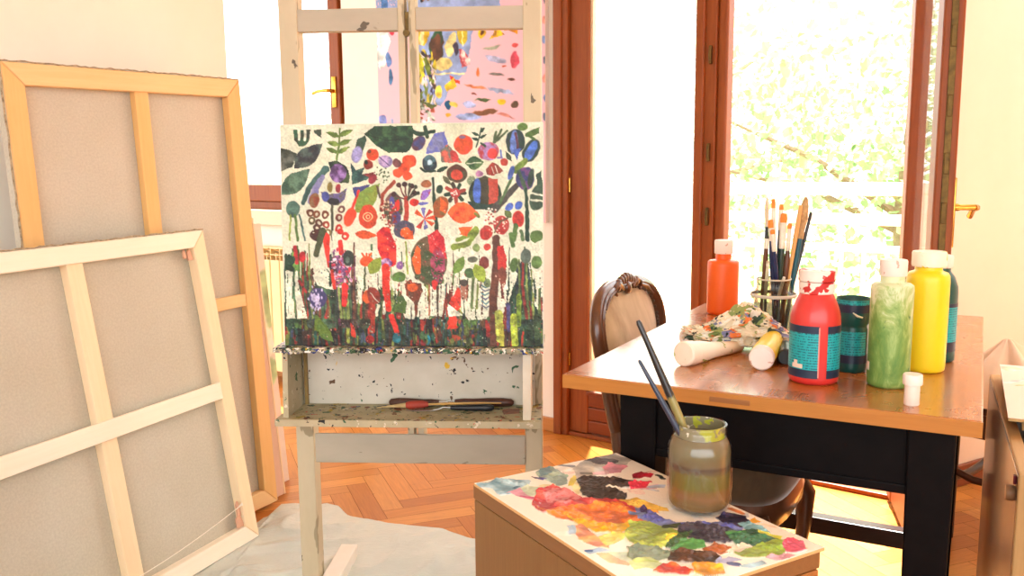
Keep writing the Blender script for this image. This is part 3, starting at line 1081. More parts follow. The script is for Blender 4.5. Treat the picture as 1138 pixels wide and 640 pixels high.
# ------------------------------------------------------------------ the flower painting
def flower_raster():
    W = (218, 225, 204)
    r = Ras(313, 135, 605, 387, 1.65, W, .55, 31, 4, 1.09)
    # mottled ground
    r.a *= (1-.10*(r.big-.4))[..., None]
    g = np.clip((vnoise(r.h, r.w, 22, 77)-.55)*3, 0, 1)[..., None]*np.clip(1-(r.Y0-135)/150, .15, 1)[..., None]
    r.a = r.a*(1-.35*g)+np.array((178, 188, 150))/255*.35*g
    q1 = lambda p: (310+p[0]/4.92, 135+p[1]/4.92)
    q2 = lambda p: (455+p[0]/4.92, 135+p[1]/4.92)
    q3 = lambda p: (310+p[0]/4.92, 255+p[1]/4.92)
    q4 = lambda p: (455+p[0]/4.92, 255+p[1]/4.92)
    S = 1/4.92
    DG, G, LG, K = (36, 62, 46), (78, 112, 56), (142, 166, 66), (28, 36, 32)
    RD, O, OB, BR = (206, 48, 38), (222, 92, 40), (190, 74, 40), (98, 56, 38)
    BL, LB, PU, TE = (62, 84, 158), (146, 148, 192), (92, 62, 112), (62, 96, 92)
    def P(q, pts, c, **k): r.poly([q(p) for p in pts], c, **k)
    def E(q, x, y, rx, ry, c, ang=0, **k):
        a = q((x, y)); r.ell(a[0], a[1], rx*S, ry*S, c, ang, **k)
    def L(q, pts, w, c, w2=None, **k): r.line([q(p) for p in pts], w*S, c, None if w2 is None else w2*S, **k)
    def F(q, a, b, w, c, bend=0, **k): r.leaf(q(a), q(b), w*S, c, bend*S, **k)
    # ---- dark foot of the meadow with ragged vertical edges
    rg = r.rg
    for k in range(520):
        x = rg.uniform(313, 605)
        base = 349+rg.normal(0, 3)
        up = abs(rg.normal(0, 22)) if rg.random() < .5 else 2
        c = [DG, K, (44, 56, 40), (60, 44, 36), (70, 82, 44), (38, 52, 50)][rg.integers(6)]
        r.line([(x, base-up), (x+rg.uniform(-2, 2), 388)], rg.uniform(2, 6), c, var=.3)
    for k in range(150):
        x = rg.uniform(313, 605); y = rg.uniform(354, 386)
        c = [(112, 40, 36), (90, 104, 50), (40, 78, 66), (150, 50, 40), (128, 140, 62), (60, 70, 90), (24, 28, 26), (80, 52, 40)][rg.integers(8)]
        r.line([(x, y-rg.uniform(2, 14)), (x+rg.uniform(-2, 2), y+rg.uniform(2, 10))], rg.uniform(1, 4), c, var=.3, dens=.8)
    # ---- broad stems and thickets (lower half)
    for (x0, x1, yt, c, dn) in [(313, 326, 280, DG, .9), (324, 336, 272, G, .85), (332, 342, 300, (56, 70, 60), .9), (345, 364, 318, (52, 60, 62), .92), (370, 398, 280, (94, 60, 80), .8), (378, 396, 310, (66, 56, 52), .9), (392, 404, 330, (60, 50, 40), .9), (404, 420, 336, DG, .9), (425, 436, 320, (70, 60, 56), .9), (490, 500, 315, TE, .9), (545, 556, 262, BR, .95), (552, 562, 280, (120, 50, 44), .8), (564, 576, 306, DG, .95), (574, 592, 290, (46, 60, 62), .95), (584, 596, 310, DG, .95), (590, 604, 340, K, .95), (515, 530, 335, G, .8), (396, 412, 312, (60, 66, 50), .8), (432, 446, 330, DG, .85), (352, 372, 300, (58, 84, 62), .7), (318, 332, 300, (60, 92, 66), .8), (536, 548, 300, (80, 60, 50), .75), (500, 512, 340, DG, .8), (578, 604, 320, (44, 66, 50), .85), (498, 514, 312, (130, 62, 44), .7)]:
        for k in range(int((x1-x0)*1.6)):
            x = rg.uniform(x0, x1)
            cc = np.array(c)*rg.uniform(.75, 1.25)
            r.line([(x, yt+rg.uniform(0, 14)), (x+rg.uniform(-1.5, 1.5), 356+rg.uniform(-6, 10))], rg.uniform(1.5, 3.6), np.clip(cc, 0, 255), var=.35, dens=dn)
    for k in range(120):
        x = rg.uniform(316, 602); yt = rg.uniform(268, 335)
        c = [(62, 92, 62), (92, 112, 60), (96, 62, 48), (52, 64, 56), (140, 52, 44), (120, 138, 76)][rg.integers(6)]
        r.line([(x, yt), (x+rg.uniform(-2, 2), (yt+352)/2), (x+rg.uniform(-3, 3), 354)], rg.uniform(.8, 2.6), c, rg.uniform(1.5, 4), var=.3, dens=.9)
    # white drips between
    for pts in ([(55, 230), (52, 480)], [(85, 230), (95, 480)], [(440, 120), (440, 400)], [(540, 420), (530, 470)], [(575, 400), (575, 460)], [(700, 390), (700, 470)]):
        L(q3, pts, 18, W)
    P(q3, [(30, 235), (62, 225), (70, 480), (28, 480)], W, var=.1, dens=.72, streak=True)
    P(q3, [(85, 230), (100, 320), (140, 480), (88, 485)], W, var=.1, dens=.72, streak=True)
    P(q3, [(190, 145), (235, 190), (290, 280), (290, 325), (210, 300), (185, 250)], W, var=.08, dens=.62, streak=True)
    P(q3, [(425, 120), (560, 130), (560, 300), (545, 460), (520, 380), (455, 330), (425, 400)], W, var=.08, dens=.62, streak=True)
    P(q3, [(625, 110), (738, 60), (738, 470), (690, 470), (620, 330)], W, var=.08, dens=.62, streak=True)
    P(q4, [(0, 0), (80, 0), (20, 160), (30, 260), (110, 330), (110, 470), (0, 470)], W, var=.08, dens=.62, streak=True)
    P(q4, [(215, 0), (470, 0), (440, 470), (330, 480), (215, 330)], W, var=.08, dens=.62, streak=True)
    P(q4, [(500, 230), (560, 200), (590, 250), (540, 400), (500, 480), (470, 400)], W, var=.08, dens=.62, streak=True)
    P(q4, [(675, 60), (730, 60), (730, 480), (690, 400), (660, 200)], W, var=.08, dens=.62, streak=True)
    P(q4, [(110, 320), (200, 300), (180, 470), (110, 470)], W, var=.1, dens=.72, streak=True)
    P(q4, [(215, 410), (295, 470), (215, 475)], W)
    # ---- quadrant 1
    P(q1, [(90, 30), (178, 30), (172, 85), (150, 110), (118, 115), (95, 80)], (58, 68, 52), c2=(48, 84, 60))
    L(q1, [(118, 30), (116, 80)], 15, W); L(q1, [(152, 30), (150, 80)], 15, W)
    P(q1, [(200, 28), (242, 28), (240, 70), (205, 45)], (60, 78, 62))
    P(q1, [(15, 128), (60, 140), (102, 162), (75, 225), (15, 250)], (66, 74, 62), c2=(88, 92, 84))
    F(q1, (92, 232), (244, 108), 92, (56, 58, 62), c2=(70, 84, 78))
    F(q1, (14, 378), (172, 250), 96, (66, 98, 80), c2=(82, 112, 92))
    L(q1, [(346, 22), (338, 110), (325, 195)], 10, (96, 124, 52), 12)
    for a, b_ in (((340, 66), (270, 42)), ((342, 60), (416, 32)), ((338, 114), (272, 96)), ((338, 110), (408, 82)), ((330, 160), (268, 126)), ((330, 160), (398, 120))):
        F(q1, a, b_, 26, (98, 128, 56), c2=(120, 146, 70))
    P(q1, [(282, 212), (330, 208), (378, 235), (390, 290), (385, 322), (340, 318), (300, 290)], (36, 52, 40), c2=(60, 80, 46))
    E(q1, 330, 268, 42, 46, PU, .3, c2=(140, 110, 170))
    L(q1, [(135, 432), (165, 350), (215, 295), (262, 248)], 24, TE, 40)
    L(q1, [(185, 420), (205, 350), (245, 290)], 52, LB, 30, c2=(112, 112, 160))
    E(q1, 195, 418, 26, 38, (150, 74, 46), .2, c2=(120, 90, 60))
    P(q1, [(240, 370), (272, 385), (330, 380), (372, 360), (358, 410), (325, 440), (290, 442), (252, 420)], (104, 108, 62), c2=(90, 84, 130))
    E(q1, 258, 398, 20, 26, (74, 84, 160)); E(q1, 300, 425, 30, 16, (40, 38, 40)); E(q1, 286, 345, 14, 26, (136, 122, 62)); E(q1, 330, 352, 13, 22, (150, 50, 60))
    L(q1, [(292, 445), (292, 640)], 14, (70, 72, 54))
    for x, y, c in ((170, 487, BR), (205, 495, (124, 72, 46)), (255, 497, (108, 60, 40)), (180, 530, (96, 84, 56)), (220, 543, BR), (258, 553, (150, 64, 50)), (345, 467, (110, 74, 66)), (330, 515, (124, 64, 56)), (330, 573, RD), (365, 615, RD), (268, 598, (120, 110, 70)), (205, 570, (90, 56, 44))):
        E(q1, x, y, 19, 20, c); E(q1, x+1, y+1, 8, 9, (220, 214, 190))
    E(q1, 215, 610, 46, 34, (74, 44, 40), 0, dens=.7)
    P(q1, [(488, 55), (540, 18), (735, 18), (738, 105), (700, 152), (610, 152), (545, 108)], (38, 66, 46), c2=(52, 84, 52))
    L(q1, [(500, 58), (600, 90), (725, 80)], 4, (26, 44, 32))
    P(q1, [(482, 62), (487, 95), (462, 165), (428, 135), (440, 85)], (52, 76, 60))
    E(q1, 437, 165, 26, 42, (140, 138, 186), .2)
    E(q1, 522, 167, 31, 31, (216, 84, 40), c2=(196, 64, 36)); E(q1, 505, 150, 10, 10, BR)
    E(q1, 592, 205, 36, 32, (138, 130, 182), c2=(170, 150, 190)); L(q1, [(560, 180), (610, 230)], 7, (90, 76, 120))
    E(q1, 495, 222, 24, 24, (140, 52, 40)); E(q1, 484, 208, 10, 10, K)
    P(q1, [(405, 212), (432, 250), (472, 238), (462, 272), (530, 262), (485, 300), (410, 328)], (42, 74, 74), c2=(58, 92, 84))
    P(q1, [(468, 275), (532, 262), (500, 288)], (150, 60, 60))
    for k in range(26):
        E(q1, 575+rg.normal(0, 22), 282+rg.normal(0, 22), 4, 4, (72, 96, 64))
    for x, y, a in ((725, 205, 36), (660, 268, 26), (695, 242, 32), (712, 285, 24)):
        E(q1, x, y, a, a*.95, (218, 78, 42))
    E(q1, 655, 214, 22, 20, (104, 64, 66))
    P(q1, [(412, 350), (500, 335), (470, 390), (425, 415)], (68, 76, 160), c2=(60, 60, 110))
    F(q1, (428, 478), (552, 330), 92, (146, 164, 64), c2=(112, 140, 60))
    E(q1, 520, 300, 20, 26, (150, 48, 60), .6)
    L(q1, [(442, 368), (412, 440), (395, 490)], 14, RD); E(q1, 392, 512, 28, 50, (222, 68, 38), .35)
    E(q1, 493, 510, 47, 62, (210, 78, 40), c2=(186, 60, 36))
    a = q1((493, 512)); r.ring(a[0], a[1], 5, 1.0, (236, 200, 150)); r.ring(a[0], a[1], 2.2, .9, (236, 200, 150))
    L(q1, [(640, 318), (575, 385), (565, 470)], 22, (140, 62, 44), 16); L(q1, [(545, 340), (560, 400)], 12, (88, 70, 60))
    E(q1, 632, 465, 46, 82, (82, 88, 66), .05, c2=(98, 70, 70)); P(q1, [(620, 440), (660, 412), (666, 470), (640, 500)], (216, 56, 44)); E(q1, 650, 520, 24, 34, (90, 76, 130)); E(q1, 628, 430, 14, 30, (80, 80, 150))
    for x, y in ((665, 335), (697, 330), (737, 342), (636, 385), (750, 378)):
        L(q1, [(705, 420), (x, y)], 8, (96, 52, 48)); E(q1, x, y, 13, 13, (60, 36, 36))
    L(q1, [(706, 410), (700, 540)], 28, (170, 62, 48), 22)
    E(q1, 75, 465, 36, 40, (72, 104, 92)); L(q1, [(60, 500), (55, 640)], 10, LG); L(q1, [(85, 500), (100, 640)], 14, G); L(q1, [(110, 500), (140, 640)], 10, TE)
    F(q1, (424, 602), (532, 615), 42, (222, 88, 42))
    for k in range(90):
        E(q1, rg.uniform(560, 650), rg.uniform(420, 600), rg.uniform(3, 7), rg.uniform(3, 8), [(150, 44, 40), BR, (200, 180, 150)][rg.integers(3)])
    E(q1, 692, 585, 52, 46, (72, 72, 92), dens=.8); P(q1, [(680, 600), (700, 575), (735, 590), (740, 630), (695, 635)], O)
    # ---- quadrant 2
    E(q2, 62, 105, 30, 42, (104, 68, 84), .7, c2=(66, 66, 110)); L(q2, [(20, 40), (70, 55), (150, 45)], 26, DG, 18); L(q2, [(100, 20), (110, 70)], 20, DG)
    P(q2, [(150, 60), (200, 50), (218, 110), (210, 150), (105, 160), (120, 110)], (134, 142, 196), c2=(92, 100, 170))
    P(q2, [(185, 150), (225, 120), (292, 212), (188, 210)], (112, 120, 110), c2=(180, 90, 76)); E(q2, 255, 180, 18, 32, (186, 62, 60), -.5)
    E(q2, 306, 116, 47, 50, (226, 88, 42), c2=(206, 70, 50)); E(q2, 300, 74, 18, 8, (140, 110, 150))
    L(q2, [(375, 130), (400, 30)], 7, DG)
    for a_, b_ in (((388, 70), (350, 50)), ((395, 50), (425, 25)), ((384, 95), (350, 80)), ((390, 80), (432, 60))):
        F(q2, a_, b_, 16, DG)
    E(q2, 440, 155, 52, 45, (190, 72, 78), c2=(150, 120, 170)); E(q2, 462, 165, 26, 26, (206, 64, 60)); L(q2, [(400, 110), (420, 130)], 10, DG)
    for x, y in ((480, 45), (512, 35), (545, 45)):
        L(q2, [(470, 105), (x, y)], 16, (72, 92, 60), 12)
    E(q2, 585, 105, 48, 62, (48, 62, 66), .1, c2=(40, 60, 50)); E(q2, 578, 105, 20, 58, (96, 124, 196), .12); L(q2, [(590, 60), (600, 160)], 14, (90, 54, 70)); P(q2, [(575, 150), (615, 140), (598, 205)], (70, 96, 180))
    E(q2, 672, 150, 38, 62, (44, 62, 56), .5); E(q2, 672, 150, 22, 56, (74, 112, 200), .5)
    E(q2, 625, 25, 26, 20, (88, 122, 54)); P(q2, [(640, 60), (715, 25), (712, 60), (675, 75)], (84, 116, 54)); L(q2, [(645, 70), (690, 90)], 14, G)
    L(q2, [(590, 260), (640, 205)], 40, (104, 134, 58), 26)
    E(q2, 120, 217, 36, 44, (46, 60, 70), c2=(70, 100, 110)); E(q2, 120, 214, 13, 14, (176, 206, 222)); L(q2, [(72, 240), (95, 262), (150, 262)], 12, DG); F(q2, (160, 262), (218, 236), 26, DG)
    F(q2, (318, 218), (412, 212), 70, (56, 92, 56), c2=(84, 116, 70)); L(q2, [(325, 218), (400, 214)], 5, W)
    E(q2, 268, 276, 50, 46, (96, 56, 42), c2=(70, 66, 46)); E(q2, 268, 284, 30, 26, (180, 66, 48), dens=.75)
    E(q2, 346, 315, 22, 26, (120, 140, 110), dens=.7); E(q2, 388, 277, 18, 16, (170, 120, 160))
    P(q2, [(425, 255), (460, 215), (492, 235), (515, 263), (470, 282), (430, 282)], (170, 62, 50), c2=(120, 60, 50)); L(q2, [(455, 240), (470, 275)], 4, W); L(q2, [(475, 235), (488, 270)], 4, W)
    E(q2, 525, 215, 20, 20, (170, 64, 50)); L(q2, [(512, 190), (505, 150)], 9, (84, 104, 180)); L(q2, [(515, 190), (490, 190)], 9, (130, 110, 170)); P(q2, [(535, 155), (565, 180), (565, 210), (540, 195)], (62, 80, 60))
    E(q2, 420, 385, 82, 84, (44, 60, 44), 0, c2=(60, 74, 46)); E(q2, 378, 375, 21, 68, (74, 108, 196), .02); P(q2, [(440, 305), (490, 312), (488, 430), (440, 440)], (196, 76, 58), c2=(160, 70, 56)); L(q2, [(415, 310), (415, 440)], 40, (62, 58, 40)); P(q2, [(330, 430), (480, 455), (460, 480), (350, 468)], (44, 66, 56))
    L(q2, [(470, 470), (590, 345)], 44, (74, 72, 66), 30); L(q2, [(500, 440), (570, 300)], 14, (80, 110, 70)); E(q2, 563, 275, 14, 34, (70, 96, 170), .3)
    E(q2, 638, 305, 46, 58, (62, 66, 120), .1, c2=(96, 60, 110)); L(q2, [(605, 270), (640, 370)], 20, (64, 88, 70)); E(q2, 668, 300, 16, 46, (48, 66, 56), .2); L(q2, [(640, 365), (650, 500), (650, 640)], 14, DG, 26)
    P(q2, [(700, 285), (725, 265), (735, 345), (702, 340)], (52, 76, 60))
    E(q2, 705, 410, 40, 66, (60, 84, 66), .2); L(q2, [(668, 385), (735, 400)], 10, W); L(q2, [(668, 420), (735, 432)], 10, W)
    for k in range(9):
        a_ = k*2*PI/8.5
        L(q2, [(258+28*math.cos(a_), 383+28*math.sin(a_)), (258+52*math.cos(a_), 383+52*math.sin(a_))], 20, [(66, 58, 44), DG, (150, 60, 48)][k % 3])
    E(q2, 258, 383, 24, 24, (170, 60, 56)); 
    for k in range(12): E(q2, 258+rg.normal(0, 11), 383+rg.normal(0, 11), 4, 4, (240, 214, 204))
    L(q2, [(140, 300), (142, 400), (150, 520), (158, 600)], 14, DG, 22); E(q2, 175, 360, 16, 22, DG); F(q2, (195, 290), (235, 340), 24, (92, 96, 70)); E(q2, 100, 330, 26, 18, (150, 92, 60))
    for x, y in ((10, 335), (45, 345), (55, 378)):
        L(q2, [(0, 420), (x, y)], 9, (62, 62, 52)); E(q2, x, y, 9, 9, (52, 54, 46))
    F(q2, (68, 415), (125, 358), 38, (196, 62, 70), c2=(130, 100, 180)); E(q2, 35, 433, 22, 18, RD); F(q2, (55, 440), (110, 436), 20, (98, 104, 180))
    E(q2, 178, 460, 38, 54, (170, 92, 46), .3, c2=(110, 84, 50)); P(q2, [(180, 410), (212, 440), (205, 490), (175, 470)], (226, 100, 42))
    F(q2, (222, 490), (382, 500), 108, (228, 78, 44), bend=-4, c2=(214, 96, 48)); L(q2, [(365, 495), (385, 510)], 16, (110, 116, 60))
    for k in range(7):
        a_ = -2.4+k*.75
        P(q2, [(85, 522), (85+62*math.cos(a_-.2), 522+60*math.sin(a_-.2)), (85+62*math.cos(a_+.22), 522+60*math.sin(a_+.22))], [(228, 92, 44), (110, 110, 180), (196, 60, 50), (226, 82, 44)][k % 4])
    E(q2, 600, 525, 30, 40, (206, 58, 46)); E(q2, 553, 458, 19, 22, (78, 106, 190), .6); E(q2, 603, 452, 18, 22, (66, 94, 176), .6)
    F(q2, (530, 478), (560, 520), 34, (88, 108, 60))
    for x, y, rx, ry in ((425, 598, 32, 34), (506, 560, 40, 48)):
        E(q2, x, y, rx, ry, (190, 54, 50), c2=(150, 60, 54))
        for k in range(14): E(q2, x+rg.normal(0, rx*.45), y+rg.normal(0, ry*.45), 4, 4, (240, 214, 196))
    for k in range(30): E(q2, 445+rg.normal(0, 22), 520+rg.normal(0, 28), 5, 5, [(150, 70, 60), (240, 234, 220)][k % 2])
    L(q2, [(470, 600), (500, 540), (540, 520)], 10, (104, 84, 60))
    P(q2, [(275, 575), (350, 568), (325, 612), (290, 612)], (228, 98, 44)); L(q2, [(270, 640), (330, 615), (370, 580)], 20, (120, 146, 60), 30)
    P(q2, [(118, 640), (165, 590), (195, 640)], RD)
    L(q2, [(585, 560), (575, 640)], 26, G); L(q2, [(615, 590), (625, 640)], 20, (76, 100, 64)); E(q2, 700, 620, 32, 30, (86, 118, 60))
    # ---- quadrant 3
    P(q3, [(540, 20), (570, -12), (610, -5), (640, 80), (640, 180), (605, 195), (570, 170), (545, 90)], (204, 36, 48), c2=(214, 60, 44))
    E(q3, 588, 180, 30, 26, (120, 70, 140), c2=(180, 150, 190)); L(q3, [(585, 205), (585, 320), (598, 440)], 46, (222, 56, 42), 30); L(q3, [(615, 480), (640, 560)], 30, (206, 52, 42))
    L(q3, [(255, 30), (262, 110), (268, 200)], 44, (214, 54, 42), 10); L(q3, [(235, 0), (200, 130)], 40, (70, 76, 50), 30, dens=.85)
    L(q3, [(335, 60), (340, 120)], 26, (216, 50, 42)); E(q3, 365, 28, 20, 22, (200, 54, 44)); E(q3, 362, 28, 9, 9, W); E(q3, 338, 0, 16, 14, RD); L(q3, [(298, 0), (290, 140)], 9, W); L(q3, [(318, 0), (320, 110)], 8, W)
    for k in range(170):
        E(q3, 335+rg.normal(0, 30), 215+rg.normal(0, 48), rg.uniform(3, 9), rg.uniform(3, 12), [(150, 84, 140), (200, 150, 190), (196, 56, 76), (104, 70, 110), (220, 190, 200)][rg.integers(5)])
    E(q3, 378, 150, 28, 40, (50, 60, 56), dens=.8); E(q3, 375, 160, 12, 16, (90, 110, 100))
    L(q3, [(358, 305), (352, 410)], 34, (216, 48, 48), 28); L(q3, [(285, 225), (300, 320)], 20, (200, 56, 44))
    L(q3, [(85, 90), (90, 175)], 22, (170, 44, 50)); E(q3, 122, 145, 18, 26, (176, 40, 46)); L(q3, [(100, 280), (140, 340)], 14, (150, 48, 48))
    E(q3, 205, 375, 46, 52, (84, 70, 130), 0, c2=(60, 60, 100), dens=.9)
    for k in range(50): E(q3, 190+rg.normal(0, 16), 390+rg.normal(0, 28), 4, 8, (196, 190, 226))
    F(q3, (285, 620), (190, 470), 60, (104, 134, 52), bend=-18, c2=(76, 104, 46)); 
    P(q3, [(385, 520), (408, 545), (412, 600), (390, 590)], (186, 60, 46)); E(q3, 490, 610, 22, 20, (150, 40, 40)); E(q3, 640, 600, 20, 26, (40, 110, 124))
    L(q3, [(500, 330), (512, 440), (505, 560)], 22, (150, 56, 44), 30)
    F(q3, (427, 18), (535, 28), 42, (224, 88, 42)); L(q3, [(470, 190), (468, 320)], 8, (70, 80, 50))
    E(q3, 480, 170, 36, 26, (214, 82, 42)); [L(q3, [(480, 170), (455+k*26, 125)], 12, (214, 82, 42)) for k in range(3)]
    F(q3, (495, 235), (558, 150), 62, (150, 172, 66), c2=(118, 146, 60))
    E(q3, 478, 368, 24, 34, (214, 92, 44)); E(q3, 515, 362, 32, 46, (136, 54, 42), -.3); L(q3, [(495, 345), (540, 400)], 4, W)
    E(q3, 656, 258, 36, 26, (86, 122, 56)); P(q3, [(620, 450), (655, 335), (695, 400), (690, 460)], (84, 116, 54), c2=(60, 84, 46)); E(q3, 665, 195, 18, 22, (130, 90, 150)); E(q3, 700, 8, 28, 28, O)
    L(q3, [(700, 60), (705, 240)], 10, LG); P(q3, [(690, 300), (725, 270), (738, 300), (738, 380), (700, 360)], (120, 62, 40)); E(q3, 724, 310, 18, 26, (206, 92, 44))
    F(q3, (30, 180), (80, 140), 50, DG); L(q3, [(40, 200), (60, 210)], 30, DG)
    # ---- quadrant 4
    E(q4, 112, 165, 92, 125, (70, 88, 54), 0, c2=(96, 78, 56)); P(q4, [(20, 160), (48, 85), (66, 110), (62, 230), (40, 235)], (226, 96, 42)); P(q4, [(112, 30), (160, 0), (192, 40), (205, 150), (160, 140), (120, 110)], (206, 40, 52), c2=(196, 60, 60))
    E(q4, 160, 190, 36, 90, (150, 66, 90), 0, dens=.6); L(q4, [(140, 290), (140, 318)], 36, (206, 54, 50), 20); L(q4, [(108, 300), (110, 470)], 9, (150, 90, 60)); L(q4, [(156, 310), (156, 480)], 12, (76, 60, 46))
    P(q4, [(0, 290), (60, 300), (70, 340), (45, 400), (40, 470), (30, 470), (25, 400), (0, 370)], (126, 62, 40), c2=(84, 56, 42)); E(q4, 20, 315, 26, 22, (222, 96, 44))
    L(q4, [(250, 90), (330, 70), (375, 0)], 34, (116, 140, 56), 24); P(q4, [(275, 20), (330, 0), (320, 30)], O)
    F(q4, (250, 235), (300, 145), 50, (104, 136, 58)); L(q4, [(250, 235), (240, 300)], 8, G)
    E(q4, 372, 95, 18, 22, (128, 150, 90)); E(q4, 432, 88, 18, 18, (190, 64, 52)); E(q4, 350, 160, 26, 16, (90, 96, 80)); E(q4, 414, 178, 24, 34, (110, 52, 46))
    E(q4, 332, 235, 28, 26, (66, 96, 58)); F(q4, (365, 190), (410, 285), 62, (150, 176, 66)); L(q4, [(352, 260), (345, 430)], 16, (96, 116, 70)); L(q4, [(378, 300), (372, 430)], 10, (120, 140, 70))
    P(q4, [(222, 400), (270, 320), (280, 340), (285, 420), (262, 440)], (214, 62, 48)); E(q4, 300, 330, 20, 50, (160, 110, 90), 0, dens=.6); E(q4, 298, 290, 22, 18, (70, 66, 60))
    for k in range(6):
        L(q4, [(398, 300+k*22), (420, 318+k*22), (440, 306+k*22)], 7, [(70, 120, 130), (90, 100, 120)][k % 2])
    E(q4, 428, 290, 16, 22, (110, 130, 90))
    L(q4, [(480, 40), (478, 200), (465, 330), (455, 640)], 36, (96, 58, 44), 50, dens=.92)
    P(q4, [(490, 90), (520, 88), (535, 160), (525, 225), (490, 210)], (210, 54, 50), c2=(180, 60, 50)); E(q4, 512, 250, 20, 44, (120, 66, 50), dens=.8); E(q4, 425, 20, 30, 26, (186, 56, 50))
    E(q4, 575, 190, 20, 38, (78, 108, 56), .2); E(q4, 700, 175, 26, 34, (92, 124, 66)); L(q4, [(560, 20), (570, 80)], 24, G); P(q4, [(670, 50), (720, 10), (725, 50), (690, 70)], (84, 112, 54)); E(q4, 640, 140, 26, 40, (84, 100, 90), dens=.8)
    for x, y, w, c in ((575, 540, 46, (160, 180, 62)), (492, 520, 44, (176, 188, 84)), (600, 430, 30, (128, 160, 56)), (700, 540, 40, (58, 78, 50)), (660, 600, 40, (40, 58, 40)), (540, 470, 22, (70, 66, 110)), (505, 590, 30, (150, 150, 60))):
        L(q4, [(x, y-60), (x+4, y+90)], w, c, w*.8, var=.35, dens=.92)
    P(q4, [(205, 480), (255, 478), (265, 540), (215, 548)], (206, 62, 44)); E(q4, 245, 600, 36, 16, (170, 70, 44), dens=.7); E(q4, 100, 610, 14, 26, (30, 120, 140)); E(q4, 75, 620, 14, 28, (150, 44, 46)); L(q4, [(428, 510), (436, 580)], 22, (150, 48, 44))
    for k in range(60):
        E(q4, rg.uniform(0, 440), rg.uniform(480, 620), rg.uniform(3, 10), rg.uniform(6, 22), [(64, 96, 60), (40, 84, 70), (96, 70, 46), (30, 40, 34), (110, 120, 60)][rg.integers(5)], dens=.8)
    # dry-brush flecks over the dark foot
    r.specks(314, 300, 604, 385, 420, [(176, 190, 160), (150, 60, 60), (90, 110, 90), (200, 170, 150), (70, 90, 110), (26, 30, 28)], (.25, .7))
    r.specks(430, 230, 500, 350, 160, [(190, 70, 70), (226, 220, 200)], (.25, .6))
    e = np.clip((385-r.Y0)/1.5, 0, 1)[..., None]
    r.a *= (.94+.12*r.fine)[..., None]
    return r
r = flower_raster()
PW, PH, PTH = .661, .558, .02
fp = thing('flower_painting', 'canvas painted with red, blue and green flowers, standing on the easel ledge', 'painting')
fp.matrix_world = EM @ Matrix.Translation((.013, -.178, .7515)) @ Matrix.Rotation(-R(3.6), 4, 'X')
gx, gz = np.meshgrid(np.linspace(-PW/2, PW/2, r.w), np.linspace(PH, 0, r.h))
gy = -.0008*(r.fine+r.mid)
M['oil'] = attrmat('flower_paint', .45, .4, .25, 260)
gridmesh('painted_canvas', r.w, r.h, np.stack([gx, gy, gz], -1), M['oil'], fp, r.a)
bm = newbm()
for x0, x1, z0, z1 in ((-PW/2, -PW/2+.04, 0, PH), (PW/2-.04, PW/2, 0, PH), (-PW/2+.04, PW/2-.04, 0, .04), (-PW/2+.04, PW/2-.04, PH-.04, PH)):
    b2(bm, x0, x1, .003, PTH, z0, z1, .001)
obj('stretcher_frame', bm, M['pale'], fp)
bm = newbm()
for x0, x1, z0, z1 in ((-PW/2-.0015, -PW/2, 0, PH), (PW/2, PW/2+.0015, 0, PH), (-PW/2, PW/2, PH, PH+.0015)):
    b2(bm, x0, x1, .0, PTH-.002, z0, z1)
obj('canvas_edge', bm, splat('canvas_edge_paint', (236, 232, 218), (216, 212, 196), [(DGc, 1, .7) for DGc in ((60, 80, 60),)], 20), fp)

